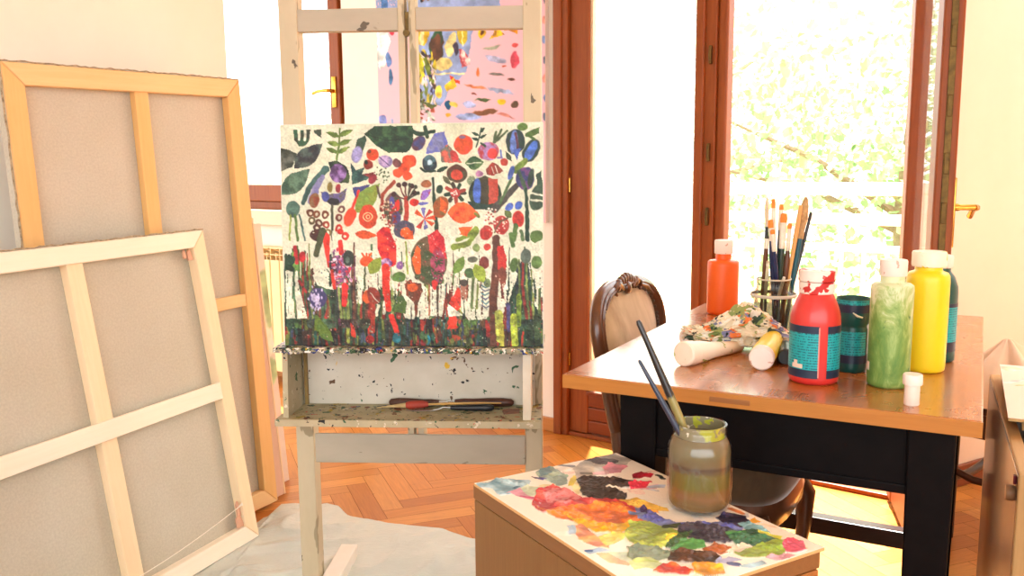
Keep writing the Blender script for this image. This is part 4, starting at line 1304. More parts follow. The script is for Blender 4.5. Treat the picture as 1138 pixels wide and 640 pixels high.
# ------------------------------------------------------------------ pastel painting on the wall behind the easel
def pastel_raster():
    PK, BLU = (236, 200, 212), (164, 182, 220)
    r = Ras(425, -40, 610, 240, 1.3, PK, 1.0, 51)
    q = lambda x, y: (425+x/4.573, y/4.573)
    rg = r.rg
    r.poly([q(190, -200), q(600, -200), q(640, 100), q(520, 160), q(470, 380), q(340, 540), q(300, 530), q(190, 520)], BLU, var=.08)
    r.poly([(425, -40), (466, -40), (466, 30), (425, 30)], BLU, var=.1, dens=.7)
    YL_, CR, GN, BRN, NV = (232, 200, 40), (240, 228, 180), (126, 142, 60), (110, 84, 60), (66, 66, 120)
    def E(x, y, rx, ry, c, a=0, **k):
        p = q(x, y); r.ell(p[0], p[1], rx/4.573, ry/4.573, c, a, **k)
    def P(pts, c, **k): r.poly([q(*p) for p in pts], c, **k)
    def L(pts, w, c, **k): r.line([q(*p) for p in pts], w/4.573, c, **k)
    P([(215, 140), (300, 130), (290, 200), (265, 240), (215, 235)], YL_, c2=(200, 190, 60)); L([(255, 135), (250, 230)], 16, CR); L([(232, 140), (230, 235)], 8, GN)
    E(350, 145, 26, 30, CR); E(325, 255, 38, 78, BRN, .08, c2=(60, 96, 70)); E(325, 258, 26, 60, (120, 84, 60), .08, dens=.7)
    E(398, 250, 24, 56, (238, 226, 170), .2); E(360, 340, 46, 34, (240, 226, 160)); E(455, 200, 27, 58, (222, 196, 50), -.05, c2=(190, 176, 60)); L([(455, 150), (458, 265)], 5, CR)
    P([(440, 275), (470, 290), (492, 345), (455, 362), (440, 330)], (204, 110, 120), c2=(236, 214, 210)); E(425, 275, 14, 30, (96, 86, 110))
    E(510, 160, 12, 28, (220, 180, 50), -.3); E(550, 205, 20, 28, (222, 186, 50)); E(552, 205, 8, 14, (120, 80, 50))
    P([(590, 245), (625, 190), (660, 235)], (150, 116, 50), c2=(236, 190, 60)); P([(660, 215), (690, 175), (720, 180), (720, 235)], (236, 170, 40)); P([(665, 210), (720, 205), (720, 222)], (226, 96, 50))
    for k in range(120):
        x = rg.uniform(200, 315); y = rg.uniform(270, 530)
        E(x, y, rg.uniform(3, 9), rg.uniform(8, 24), [NV, (230, 230, 236), (216, 200, 70), GN, (90, 70, 60), (236, 216, 210)][rg.integers(6)], rg.uniform(-.4, .4))
    L([(200, 240), (260, 300), (320, 380)], 5, (240, 238, 230)); L([(225, 280), (245, 350)], 26, (196, 196, 60)); L([(265, 310), (285, 370)], 24, GN); L([(310, 388), (460, 392)], 8, CR)
    P([(385, 400), (440, 430), (445, 442), (388, 415)], (226, 90, 50)); P([(360, 445), (410, 410), (430, 450), (380, 478)], (232, 206, 70)); E(333, 472, 20, 30, (242, 222, 110))
    for k in range(60):
        E(rg.uniform(200, 300), rg.uniform(520, 620), rg.uniform(5, 14), rg.uniform(4, 12), [(230, 236, 236), (190, 200, 190), (120, 130, 110), (160, 90, 70), (236, 216, 216)][rg.integers(5)], .4)
    P([(240, 515), (280, 515), (320, 540), (300, 552)], (116, 128, 70))
    for x, y, w, h, c, a in ((595, 285, 40, 8, (170, 176, 160), 0), (615, 340, 54, 14, (176, 180, 206), .4), (620, 410, 34, 7, (130, 126, 120), .15), (685, 437, 16, 7, (130, 96, 80), 0), (532, 395, 8, 22, (226, 126, 70), .1), (520, 460, 52, 6, (210, 140, 100), .3), (640, 485, 60, 10, (176, 188, 216), .25), (555, 523, 34, 7, (100, 120, 70), .05), (640, 533, 18, 12, (230, 200, 50), 0), (490, 545, 34, 16, (176, 186, 220), .2), (376, 532, 14, 20, (40, 110, 150), 0), (405, 535, 26, 12, (220, 204, 110), .4), (375, 580, 14, 10, (226, 180, 60), 0), (560, 580, 62, 12, (150, 110, 76), -.12), (480, 598, 66, 16, (166, 182, 220), .05), (705, 550, 18, 16, (110, 90, 70), .3), (705, 350, 20, 36, (216, 100, 120), .1), (710, 285, 14, 12, (220, 110, 110), 0), (655, 378, 10, 5, (200, 110, 80), 0), (510, 492, 12, 5, (150, 90, 70), .5), (660, 600, 40, 6, (220, 160, 150), .3), (610, 145, 20, 14, (186, 196, 224), 0)):
        E(x, y, w, h, c, a)
    # left slice: white shape, mauve, blue dabs
    P([(0, 140), (55, 135), (75, 200), (40, 330), (10, 340), (0, 250)], (226, 232, 232), dens=.8); E(65, 290, 16, 40, (120, 150, 200)); E(72, 380, 12, 40, (90, 130, 170)); E(25, 595, 24, 30, (150, 160, 214)); E(78, 600, 8, 18, (180, 190, 220)); E(85, 155, 10, 18, (206, 70, 90))
    for k in range(40):
        x = rg.uniform(190, 720); 
        L([(x, -30), (x+rg.uniform(-8, 8), rg.uniform(0, 34))], rg.uniform(8, 22), [(216, 190, 60), (120, 90, 60), (60, 60, 70), (96, 84, 150), (240, 230, 200), (180, 110, 70), (226, 190, 210)][rg.integers(7)])
    P([(30, -10), (70, -10), (70, 46), (35, 44)], (104, 150, 206)); 
    for k in range(50):
        E(rg.uniform(0, 800), rg.uniform(640, 1090), rg.uniform(10, 40), rg.uniform(5, 16), [(166, 182, 220), (222, 190, 70), (150, 120, 90), (226, 150, 160), (240, 230, 220)][rg.integers(5)], rg.uniform(-.3, .3))
    for k in range(8):
        E(840, 20+k*85, 10, 18, [(140, 160, 200), (120, 130, 150), (226, 170, 160)][k % 3])
    return r
r = pastel_raster()
r.a = np.clip(r.a, 0, 1)**1.35
pp = thing('abstract_painting', 'pink and blue abstract painting hanging on the wall behind the easel', 'painting')
pp.matrix_world = wall @ Matrix.Translation((-1.067, -.03, .955))
PPW, PPH = 1.0, 1.225
gx, gz = np.meshgrid(np.linspace(0, PPW, r.w), np.linspace(PPH, 0, r.h))
gridmesh('painted_canvas', r.w, r.h, np.stack([gx, np.zeros_like(gx), gz], -1), attrmat('pastel_paint', .6, .3), pp, r.a)
bm = newbm()
b2(bm, -.001, PPW+.001, .0015, .029, -.001, PPH+.001, .001)
obj('stretcher_frame', bm, plain('white_canvas_edge', (240, 232, 226), None, 5, .8), pp)
# ------------------------------------------------------------------ table
TZ = .785
FLx, FLy, TA = .1017, 1.7245, -.4925
TWD, TDP = .748, 1.1155
TM = Matrix.Translation((FLx, FLy, 0)) @ Matrix.Rotation(TA, 4, 'Z')     # x along the front edge, y towards the back
def tabletop_mat():
    t = NT('worn_tabletop')
    v = t.coord('Object', (16, 1.2, 16))
    n = t.noise(v, 4, 6, .65, .8)
    n2 = t.noise(t.coord('Object'), 5, 5)
    col = t.ramp(n, [(.25, lin((180, 110, 46))), (.55, lin((154, 88, 32))), (.8, lin((120, 66, 24)))])
    col = t.mix(t.ramp(n2, [(.35, (0, 0, 0, 1)), (.7, (.55, .55, .55, 1))]), col, lin((188, 126, 60)))
    n3 = t.noise(t.coord('Object', (40, 3, 40)), 6, 3)
    col = t.mix(t.ramp(n3, [(.68, (0, 0, 0, 1)), (.71, (.6, .6, .6, 1))]), col, lin((110, 66, 36)))
    rr = t.ramp(n2, [(.3, (.2, .2, .2, 1)), (.7, (.36, .36, .36, 1))])
    t.link(rr, t.p.inputs['Roughness'])
    t.bump(n, .06, .002)
    m = t.set(col, .3, 0, .5, .6)
    t.link(rr, t.p.inputs['Roughness'])
    t.p.inputs['Coat Roughness'].default_value = .14
    t.p.inputs['Coat IOR'].default_value = 1.6
    return m
tb = thing('table', 'wooden table with worn brown top and black legs, carrying the paint bottles', 'table')
tb.matrix_world = TM
bm = newbm()
b2(bm, 0, TWD, 0, TDP, TZ-.028, TZ, .003)
obj('table_top', bm, tabletop_mat(), tb)
bm = newbm()
b2(bm, -.0005, TWD+.0005, -.0015, .0005, TZ-.0275, TZ-.001)
obj('front_edging', bm, wood('edge_band', (186, 124, 54), (166, 104, 42), 0, 6, 18, .4, dark=(116, 70, 30)), tb)
bm = newbm()
b2(bm, .30, .375, -.0022, .0, TZ-.020, TZ-.010, .001)
obj('edge_slot', bm, wood('edge_patch', (150, 98, 50), (130, 80, 40), 0, 6, 18, .5), tb)
for x0, x1 in ((.102, .180), (.634, .712)):
    for y0, y1 in ((.05, .128), (TDP-.128, TDP-.05)):
        bm = newbm()
        pr = [(x0, y0), (x1, y0), (x1, y1), (x0, y1)]
        b2(bm, x0, x1, y0, y1, .0, TZ-.0281, .004)
        for v in bm.verts:
            k = 1-(1-v.co.z/TZ)*.22
            cx, cy = (x0+x1)/2, (y0+y1)/2
            v.co.x = cx+(v.co.x-cx)*k
            v.co.y = cy+(v.co.y-cy)*k
        obj('leg', bm, M['black_lacquer'], tb)
for (x0, x1, y0, y1) in ((.176, .638, .062, .084), (.176, .638, TDP-.084, TDP-.062), (.112, .134, .124, TDP-.124), (.680, .702, .124, TDP-.124)):
    bm = newbm()
    b2(bm, x0, x1, y0, y1, .632, TZ-.0281, .003)
    b2(bm, x0-(.0 if x1-x0 > .1 else .003), x1+(.0 if x1-x0 > .1 else .003), y0-(.004 if x1-x0 > .1 else 0), y1+.0, .622, .640, .003)
    obj('apron', bm, M['black_lacquer'], tb)
bm = newbm()
b2(bm, .16, .655, TDP-.112, TDP-.066, .125, .175, .003)
obj('stretcher', bm, wood('dark_stretcher', (58, 34, 26), (40, 24, 20), 0, 6, 14, .3), tb)

# ------------------------------------------------------------------ bottles and tubs on the table
def on_table(x, y, rz=0, z=TZ):
    return TM @ Matrix.Translation((x, y, z)) @ Matrix.Rotation(rz, 4, 'Z')
ORG = plain('orange_paint_plastic', (238, 104, 34), (228, 92, 28), 6, .35)
REDP = plain('red_paint_plastic', (214, 58, 52), (200, 46, 44), 6, .32, coat=.2)
YEL = plain('yellow_paint_plastic', (240, 214, 40), (232, 202, 34), 6, .32)
TEAL = plain('dark_green_plastic', (22, 84, 78), (16, 70, 66), 6, .3)
CAPW = splat('white_cap_plastic', (242, 230, 220), (234, 220, 208), [((206, 170, 150), 1.2, .64)], 40, rough=.5)
CAPR = splat('white_cap_red_smears', (244, 230, 220), (238, 220, 210), [((196, 44, 40), .6, .57), ((170, 36, 36), 1.2, .7)], 34, rough=.5)
CAPY = splat('white_cap_yellow_smears', (246, 238, 216), (240, 230, 206), [((232, 196, 50), .7, .58)], 34, rough=.5)
def green_smear():
    t = NT('green_paint_smeared')
    v = t.coord('Object', (1, 1, .45))
    n = t.noise(v, 24, 5, .7, .8)
    g = t.coord('Object')
    sep = t.new('ShaderNodeSeparateXYZ')
    t.link(g, sep.inputs[0])
    mr = t.new('ShaderNodeMapRange')
    mr.inputs[1].default_value = .06; mr.inputs[2].default_value = .19
    t.link(sep.outputs[2], mr.inputs[0])
    add = t.new('ShaderNodeMath', operation='MULTIPLY_ADD')
    t.link(mr.outputs[0], add.inputs[0]); add.inputs[1].default_value = .26
    t.link(n, add.inputs[2])
    col = t.ramp(add.outputs[0], [(.42, lin((92, 134, 62))), (.56, lin((116, 152, 74))), (.68, lin((158, 184, 108))), (.78, lin((210, 218, 176)))])
    n2 = t.noise(t.coord('Object', (1, 1, .6), loc=(3, 1, 2)), 30, 4)
    col = t.mix(t.ramp(n2, [(.63, (0, 0, 0, 1)), (.67, (1, 1, 1, 1))]), col, lin((62, 112, 58)))
    return t.set(col, .45)
GRNS = green_smear()
def label_mat(name, base, dark):
    t = NT(name)
    v = t.coord('Object')
    w = t.new('ShaderNodeTexWave', bands_direction='Z')
    w.inputs['Scale'].default_value = 62
    w.inputs['Distortion'].default_value = .0
    t.link(v, w.inputs['Vector'])
    n = t.noise(t.coord('Object', (1, 1, .25)), 420, 1)
    f = t.mix(1, t.ramp(w.outputs[1], [(.5, (0, 0, 0, 1)), (.6, (1, 1, 1, 1))]), t.ramp(n, [(.45, (0, 0, 0, 1)), (.5, (.8, .8, .8, 1))]), 'MULTIPLY')
    col = t.mix(f, lin(base), lin(dark))
    return t.set(col, .4)
LBL = label_mat('teal_label_text', (26, 166, 172), (12, 76, 92))
NAVY = plain('navy_label', (34, 48, 72), (28, 42, 64), 10, .4)
TORN = plain('torn_label_paper', (236, 214, 196), (224, 196, 176), 30, .8)

def arc_band(bm, r, z0, z1, a0, a1, n=24, off=.0006, th=.0005, sq=0):
    vs = []
    for i in range(n+1):
        a = a0+(a1-a0)*i/n
        ca, sa = math.cos(a), math.sin(a)
        k = (abs(ca)**(2+sq*6)+abs(sa)**(2+sq*6))**(-1/(2+sq*6)) if sq else 1
        vs.append([bm.verts.new((ca*k*(r+o), sa*k*(r+o), z)) for o in (off-th, off) for z in (z0, z1)])
    for A, B in zip(vs, vs[1:]):
        bm.faces.new((A[2], B[2], B[3], A[3])); bm.faces.new((A[0], A[1], B[1], B[0]))
        bm.faces.new((A[1], A[3], B[3], B[1])); bm.faces.new((A[0], B[0], B[2], A[2]))
    bm.faces.new(vs[0][:2]+[vs[0][3], vs[0][2]]); bm.faces.new(vs[-1][:2]+[vs[-1][3], vs[-1][2]])

def cap(root, r, z0, h, mat, ribs=0, two=False):
    bm = newbm()
    if two:
        lathe(bm, [(r*.93, z0), (r*.97, z0+.002), (r*.97, z0+h*.47), (r*.93, z0+h*.5)], 40)
        lathe(bm, [(r*.96, z0+h*.52), (r*1.0, z0+h*.55), (r*1.0, z0+h*.95), (r*.95, z0+h)], 40)
    else:
        lathe(bm, [(r*.96, z0), (r, z0+.002), (r*1.0, z0+h-.003), (r*.95, z0+h)], 40)
    return obj('cap', bm, mat, root, True, 30)

FRONT = -1.414     # towards the camera in table coordinates, roughly
def bottle(name, label, x, y, prof, mat, capspec, rz=0, labels=(), sq=0):
    t = thing(name, label, 'paint bottle', group='paint bottles on the table')
    t.matrix_world = on_table(x, y, rz)
    bm = newbm()
    lathe(bm, prof, 48, sq=sq)
    obj('body', bm, mat, t, True, 50)
    cap(t, *capspec)
    for (nm, m, r_, z0, z1, a0, a1) in labels:
        bm = newbm()
        arc_band(bm, r_, z0, z1, a0, a1, sq=sq)
        o = obj(nm, bm, m, t, True, 30)
        if nm == 'label':
            lab = o
        elif nm == 'label_tear':
            o.parent = lab
    return t
f0 = FRONT
# squat red bottle
bottle('paint_bottle', 'red paint bottle with teal label and red-smeared white cap, the widest on the table', .457, .165,
       [(.040, 0), (.0455, .004), (.0465, .012), (.0465, .118), (.046, .128), (.043, .142), (.037, .158), (.0325, .168), (.0305, .172)], REDP,
       (.034, .172, .045, CAPR, 0, True), 0,
       [('label', LBL, .0465, .030, .100, f0-1.75, f0+.16), ('label', LBL, .0465, .030, .100, f0+.52, f0+1.6), ('label_band', NAVY, .0465, .100, .114, f0-1.8, f0+.165), ('label_band', NAVY, .0465, .014, .030, f0-1.8, f0+.165),
        ('label_band', NAVY, .0465, .100, .114, f0+.515, f0+1.65), ('label_band', NAVY, .0465, .014, .030, f0+.515, f0+1.65), ('label_tear', TORN, .0469, .032, .040, f0-.95, f0-.45), ('label_tear', TORN, .0470, .034, .047, f0-.85, f0-.68), ('label_tear', plain('pink_strip', (232, 150, 136), None, 20, .6), .0466, .016, .112, f0+.15, f0+.20)])
bottle('paint_bottle', 'bright orange paint bottle with white cap, alone at the back left of the table', .096, .862,
       [(.038, 0), (.0425, .004), (.043, .012), (.043, .138), (.0425, .147), (.038, .1515), (.024, .153), (.0215, .155), (.0215, .172)], ORG, (.0255, .170, .038, CAPW))
bottle('paint_bottle', 'tall plain yellow paint bottle with yellow-smeared cap', .640, .355,
       [(.034, 0), (.039, .004), (.040, .012), (.0405, .182), (.0395, .194), (.036, .200), (.027, .203), (.0255, .205), (.0255, .217)], YEL, (.0325, .212, .030, CAPY), 0, sq=.0)
bottle('paint_bottle', 'green paint bottle streaked with dried green and white paint, nearest to the table front', .588, .192,
       [(.034, 0), (.0375, .004), (.0378, .012), (.0378, .182), (.037, .191), (.032, .195), (.0225, .197), (.0215, .199), (.0215, .214)], GRNS, (.0245, .209, .030, CAPW), 0,
       [('price_sticker', TORN, .0378, .030, .046, f0-1.5, f0-1.15)])
bottle('paint_bottle', 'dark teal paint bottle with white cap half hidden behind the yellow bottle', .655, .468,
       [(.034, 0), (.0385, .004), (.039, .012), (.039, .148), (.038, .160), (.031, .180), (.0235, .190), (.0225, .192), (.0225, .202)], TEAL, (.0265, .199, .026, CAPW), 0,
       [('label', LBL, .039, .045, .118, f0-1.6, f0+1.6), ('label_band', NAVY, .039, .024, .045, f0-1.6, f0+1.6), ('label_band', NAVY, .039, .118, .126, f0-1.6, f0+1.6)])
# cut-open dark green tub
tu = thing('paint_tub', 'dark green open-topped tub with teal labels between the red and green bottles', 'paint tub')
tu.matrix_world = on_table(.510, .288)
bm = newbm()
lathe(bm, [(.026, 0), (.0285, .003), (.029, .010), (.029, .086), (.0275, .090), (.0275, .094), (.0305, .099), (.0325, .112), (.0325, .149), (.0318, .150), (.0310, .149), (.0310, .105), (.0, .102)], 48, cap1=False)
obj('body', bm, TEAL, tu, True, 40)
for nm, m, r_, z0, z1, a0, a1 in (('label', LBL, .029, .036, .084, f0-.9, f0+1.0), ('label_band', NAVY, .029, .019, .036, f0-1.6, f0+1.6), ('label', LBL, .0325, .138, .147, f0-1.5, f0+1.5), ('label_band', NAVY, .0325, .122, .138, f0-1.6, f0+1.6)):
    bm = newbm(); arc_band(bm, r_, z0, z1, a0, a1); obj(nm, bm, m, tu, True, 30)
bm = newbm()
tube(bm, [(.034*math.cos(f0+.5), .034*math.sin(f0+.5), .114), (.036*math.cos(f0+.2), .036*math.sin(f0+.2), .117), (.037*math.cos(f0-.05), .037*math.sin(f0-.05), .124)], [.002, .0025, .001], 6)
obj('paint_drip', bm, plain('pale_drip', (226, 226, 200), None, 20, .5), tu, True)
# small white cap standing alone
wc = thing('screw_cap', 'small white screw cap standing on the table in front of the green bottle', 'cap')
wc.matrix_world = on_table(.638, .062)
bm = newbm()
lathe(bm, [(.0118, 0), (.0128, .002), (.0125, .034), (.0122, .036)], 32)
obj('skirt', bm, plain('milky_plastic', (240, 226, 212), None, 10, .4), wc, True, 40)
bm = newbm()
lathe(bm, [(.0155, .0362), (.0162, .038), (.0162, .052), (.0150, .0545)], 32)
obj('top', bm, plain('white_plastic', (246, 236, 226), None, 10, .4), wc, True, 40)
# white tub behind
wt = thing('white_tub', 'plain white tub half hidden behind the dark green tub and the green bottle', 'tub')
wt.matrix_world = on_table(.515, .435)
bm = newbm()
lathe(bm, [(.034, 0), (.039, .003), (.041, .012), (.043, .115), (.045, .117), (.045, .124), (.0, .125)], 40, cap1=False)
obj('body', bm, plain('white_pot_plastic', (244, 242, 236), None, 10, .4), wt, True, 40)

# ------------------------------------------------------------------ glass jar with brushes
SMOKY = glasspane('smoky_jar_glass', .04)
SMOKY.node_tree.nodes['Transparent BSDF'].inputs[0].default_value = (.74, .72, .66, 1)
jm = on_table(.292, .585)
jx = thing('glass_jar', 'clear glass jar holding a bunch of paintbrushes at the back of the table', 'jar')
jx.matrix_world = jm
bm = newbm()
prof = [(.0, 0), (.040, .0), (.0455, .004), (.046, .012), (.046, .084), (.0475, .090), (.0525, .097), (.0535, .102), (.0525, .107), (.046, .112), (.0405, .118), (.040, .138), (.0412, .141), (.0405, .1425), (.0385, .141), (.0380, .118), (.043, .110), (.0435, .080), (.0435, .008), (.0, .006)]
lathe(bm, prof, 48, cap0=False, cap1=False)
jg = obj('glass', bm, SMOKY, jx, True, 60)
bm = newbm()
lathe(bm, [(.0532, .0985), (.0548, .1), (.0552, .103), (.0545, .1058), (.0530, .1065)], 48, cap0=False, cap1=False)
lathe(bm, [(.0405, .1395), (.0418, .141), (.0408, .1435), (.0390, .1425)], 48, cap0=False, cap1=False)
obj('glass_rim', bm, plain('cloudy_glass_rim', (206, 200, 184), (186, 178, 160), 30, .2), jg, True, 60)
NAVYH = plain('navy_handle', (32, 44, 84), (26, 36, 70), 30, .25, coat=.3)
GRNH = plain('dark_green_handle', (32, 62, 52), (26, 50, 42), 30, .25, coat=.3)
BRNH = splat('worn_brown_handle', (104, 62, 36), (78, 46, 28), [((200, 170, 110), 1, .72), (BK_, 1.3, .72)], 60, rough=.4)
TEALH = splat('teal_handle', (30, 92, 106), (24, 76, 88), [((216, 206, 180), 1, .74)], 60, rough=.35)
WOODH = wood('bare_handle', (222, 170, 104), (204, 148, 84), 2, 8, 8, .5)
BLKH = plain('black_brush_handle', (28, 28, 32), (38, 36, 36), 30, .3)
FERW = plain('pale_ferrule', (236, 226, 206), (206, 196, 176), 60, .35)
FERS = plain('silver_ferrule', (206, 204, 198), (176, 172, 166), 40, .28, metal=1)
BRO = plain('orange_bristle', (232, 140, 56), (214, 120, 44), 80, .7)
BRT = plain('tan_bristle', (196, 160, 112), (150, 116, 76), 90, .85)
BRP = plain('pale_bristle', (220, 206, 176), (190, 172, 140), 90, .8)
BRK = plain('dark_bristle', (70, 66, 60), (48, 46, 44), 80, .8)
def brush(label, base, tip, hm, fm, bmt, hl, hr, fl, fr, bl, flat=.45, rnd=False):
    """brush standing handle-down from base to tip (world points); hl, fl, bl: handle, ferrule, bristle lengths"""
    d = (tip-base).normalized()
    t = thing('paintbrush', label, 'paintbrush', group='paintbrushes in jars and tray')
    z = d
    x = Vector((1, 0, 0)); y = z.cross(x).normalized(); x = y.cross(z)
    t.matrix_world = Matrix(((x.x, y.x, z.x, base.x), (x.y, y.y, z.y, base.y), (x.z, y.z, z.z, base.z), (0, 0, 0, 1)))
    bm = newbm()
    prof = [(hr*.35, 0), (hr*.6, hl*.03), (hr*.62, hl*.3), (hr*.95, hl*.72), (hr, hl*.82), (fr*.9, hl)]
    lathe(bm, prof, 12)
    obj('handle', bm, hm, t, True, 50)
    if fl:
        bm = newbm()
        lathe(bm, [(fr, hl-.004), (fr*1.05, hl), (fr, hl+fl*.2), (fr*1.03, hl+fl*.3), (fr*.95, hl+fl)], 14)
        for v in bm.verts:
            k = max(0, (v.co.z-hl)/fl)
            v.co.y *= 1-(1-flat)*k
            v.co.x *= 1+.25*(1-flat)*k
        obj('ferrule', bm, fm, t, True, 50)
    if bl:
        bm = newbm()
        if rnd:
            pr = [(fr*.9, hl+fl-.001), (fr*1.25, hl+fl+bl*.35), (fr*1.05, hl+fl+bl*.75), (fr*.35, hl+fl+bl)]
        else:
            pr = [(fr*.93, hl+fl-.001), (fr*1.0, hl+fl+bl*.5), (fr*.85, hl+fl+bl*.92), (fr*.5, hl+fl+bl)]
        lathe(bm, pr, 14)
        for v in bm.verts:
            v.co.y *= flat
            v.co.x *= 1.25-.25*flat
        obj('bristles', bm, bmt, t, True, 50)
    return t
JB = jm.translation
def jw(px, py, dep=0.0):
    """point in the jar's frontal plane at a photo position, dep metres behind it"""
    d = ray(px, py)
    k = (JB.y+dep)/d.y
    return Vector((0, 0, CH))+d*k
def jbrush(label, tip, low, dep, hm, fm, bmt, fpx, bpx, hr, fr, flat=.5, rnd=False):
    tp = jw(*tip, dep); lp = jw(*low, dep*.3)
    d = (tp-lp).normalized()
    # stands on the bottom of the jar
    k = (lp.z-(TZ+.012))/d.z
    bp = lp-d*k
    c = Vector((JB.x, JB.y, bp.z))
    off = bp-c
    if off.length > .034:
        bp = c+off.normalized()*.034
    d = tp-bp
    L = d.length
    mm = L/ (abs(jw(tip[0], 0).z-jw(tip[0], 1).z)*1) if False else None
    hr, fr = hr*1.2, fr*1.22
    px2m = abs(jw(860, 220).z-jw(860, 320).z)/100
    bl, fl = bpx*px2m*1.03, fpx*px2m*1.03
    return brush(label, bp, tp, hm, fm, bmt, L-bl-fl, hr, fl, fr, bl, flat, rnd)
JBR = [
 ('thin liner brush with a long pale pointed tip, leftmost tall one in the glass jar', (852.5, 219), (851, 318), .004, BLKH, FERW, BRP, 4, 26, .0042, .0034, .9, True),
 ('paintbrush with orange tip and white ferrule, tallest of the orange-tipped ones', (859.5, 221), (860, 318), .012, GRNH, FERW, BRO, 24, 10, .0052, .0038, .5),
 ('small flat paintbrush with orange tip, straight behind the wide orange one', (868.5, 227), (864, 318), .022, NAVYH, FERW, BRO, 20, 6, .005, .0042, .5),
 ('wide flat paintbrush with square orange bristles and dark green handle', (871.5, 237), (866, 318), -.006, GRNH, FERW, BRO, 26, 10, .0066, .0062, .4),
 ('short paintbrush with orange bristles and navy handle at the left front of the bunch', (856.5, 244), (859, 318), -.014, NAVYH, FERW, BRO, 12, 9, .0055, .0048, .5),
 ('navy-handled paintbrush with the lowest orange tip in the bunch', (858.5, 255), (863, 318), -.02, NAVYH, FERW, BRO, 17, 5, .0062, .0042, .5),
 ('worn brown-handled paintbrush with tiny orange tip in front of the bare stick', (878, 248), (872, 318), -.004, BRNH, FERW, BRO, 22, 6, .0072, .004, .5),
 ('big round brush with thick tan bristles and teal handle, largest in the glass jar', (896, 219), (880, 318), .006, TEALH, BRT, BRT, 6, 37, .0062, .0074, .85, True),
 ('paintbrush stood upside down, bare light-wood handle end up', (890, 228), (875, 318), -.014, WOODH, FERW, BRT, 0, 0, .0046, .004, 1),
 ('black-handled brush leaning furthest right, dark thin tip behind the big tan brush', (901.5, 236), (881, 318), .02, BLKH, BRK, BRK, 2, 5, .0036, .0032, .8),
 ('stubby brown paintbrush with white ferrule, at the left edge of the glass jar', (852.5, 262), (848, 318), -.01, BRNH, FERW, BRK, 9, 3, .0046, .0044, .6),
 ('pale cream-handled brush stump low among the navy handles', (853.5, 290), (851.5, 318), -.024, plain('cream_handle', (216, 206, 176), (190, 180, 140), 40, .5), FERW, BRP, 2, 2, .0038, .003, 1),
 ('short pale stick leaning right over the rim of the glass jar', (871.5, 308), (866.5, 321), -.032, FERW, FERW, BRP, 0, 0, .0036, .003, 1),
]
for a in JBR:
    jbrush(*a)

# ------------------------------------------------------------------ tubes and rag
def lying(x, y, z, rz, pitch=0):
    return on_table(x, y, rz, z) @ Matrix.Rotation(PI/2-pitch, 4, 'Y')
CREAM = splat('cream_tube', (240, 226, 206), (230, 214, 190), [((150, 160, 80), .8, .62)], 30, rough=.45)
def ptube(name, label, m, prof_cap, prof_body, matc, matb, flat=0):
    t = thing(name, label, 'paint tube', group='paint tubes on the table')
    t.matrix_world = m
    bm = newbm(); lathe(bm, prof_cap, 32); obj('cap', bm, matc, t, True, 40)
    bm = newbm(); lathe(bm, prof_body, 32)
    if flat:
        z0, z1 = prof_body[0][1], prof_body[-1][1]
        for v in bm.verts:
            k = (v.co.z-z0)/(z1-z0)
            v.co.x *= 1-.9*k**1.5*flat
            v.co.y *= 1+.25*k*flat
    obj('body', bm, matb, t, True, 40)
    return t
# world axis of each tube given by two points on the table
def tube_m(pa, pb, r0, r1):
    a = Vector((pa[0], pa[1], TZ+r0)); b = Vector((pb[0], pb[1], TZ+r1))
    z = (b-a).normalized()
    x = Vector((0, 0, 1)); y = z.cross(x).normalized(); x = y.cross(z)
    return Matrix(((x.x, y.x, z.x, a.x), (x.y, y.y, z.y, a.y), (x.z, y.z, z.z, a.z), (0, 0, 0, 1))), (b-a).length
pa, pb = atz(759, 407, TZ), atz(822, 390, TZ)
m, L = tube_m(pa, pb, .0262, .011)
ptube('paint_tube', 'cream paint tube lying in front of the rag, its flat cap end to the left', m,
      [(.0235, 0), (.0262, .003), (.0262, .03), (.0248, .034)], [(.0245, .034), (.0235, .06), (.018, .10), (.0125, L-.002), (.011, L)], CREAM, CREAM)
pa, pb = atz(762, 386, TZ), atz(812, 374, TZ)
m, L = tube_m(pa, pb, .022, .02)
ptube('paint_tube', 'white paint tube lying behind the cream one, mostly under the rag', m,
      [(.0185, 0), (.022, .004), (.022, .022), (.021, .025)], [(.0205, .025), (.021, .05), (.020, L-.004), (.018, L)], CAPW, plain('white_tube', (238, 230, 216), None, 10, .45))
pa, pb = atz(845.5, 412, TZ), atz(858, 390, TZ)
m, L = tube_m(pa, pb, .0255, .0255)
ptube('paint_tube', 'yellow paint tube lying with its round white cap facing forward', m,
      [(.010, -.0005), (.0225, 0), (.0252, .003), (.0252, .018), (.0245, .02)], [(.0245, .02), (.0255, .024), (.0255, .075), (.0225, L)], CAPW, YEL)
pa, pb = atz(876, 389, TZ), atz(868, 377, TZ)
m, L = tube_m(pa, pb, .0165, .0165)
ptube('paint_tube', 'small pinkish-red paint tube peeking out between the rag and the red bottle', m,
      [(.0145, 0), (.0165, .003), (.0165, .02), (.016, .022)], [(.016, .022), (.0165, .03), (.0165, .06), (.014, max(L, .07))], plain('pink_red', (214, 70, 80), None, 10, .4), REDP)
pa, pb = atz(873, 406, TZ), atz(873, 392, TZ)
m, L = tube_m(pa, pb, .017, .015)
ptube('paint_tube', 'dark green paint tube beside the base of the red bottle', m,
      [(.0145, 0), (.017, .003), (.017, .016), (.016, .018)], [(.016, .018), (.017, .024), (.0165, .06), (.013, max(L, .075))], plain('blackish_cap', (32, 40, 40), None, 10, .4), plain('dark_green_tube', (36, 72, 60), (26, 52, 46), 30, .4))

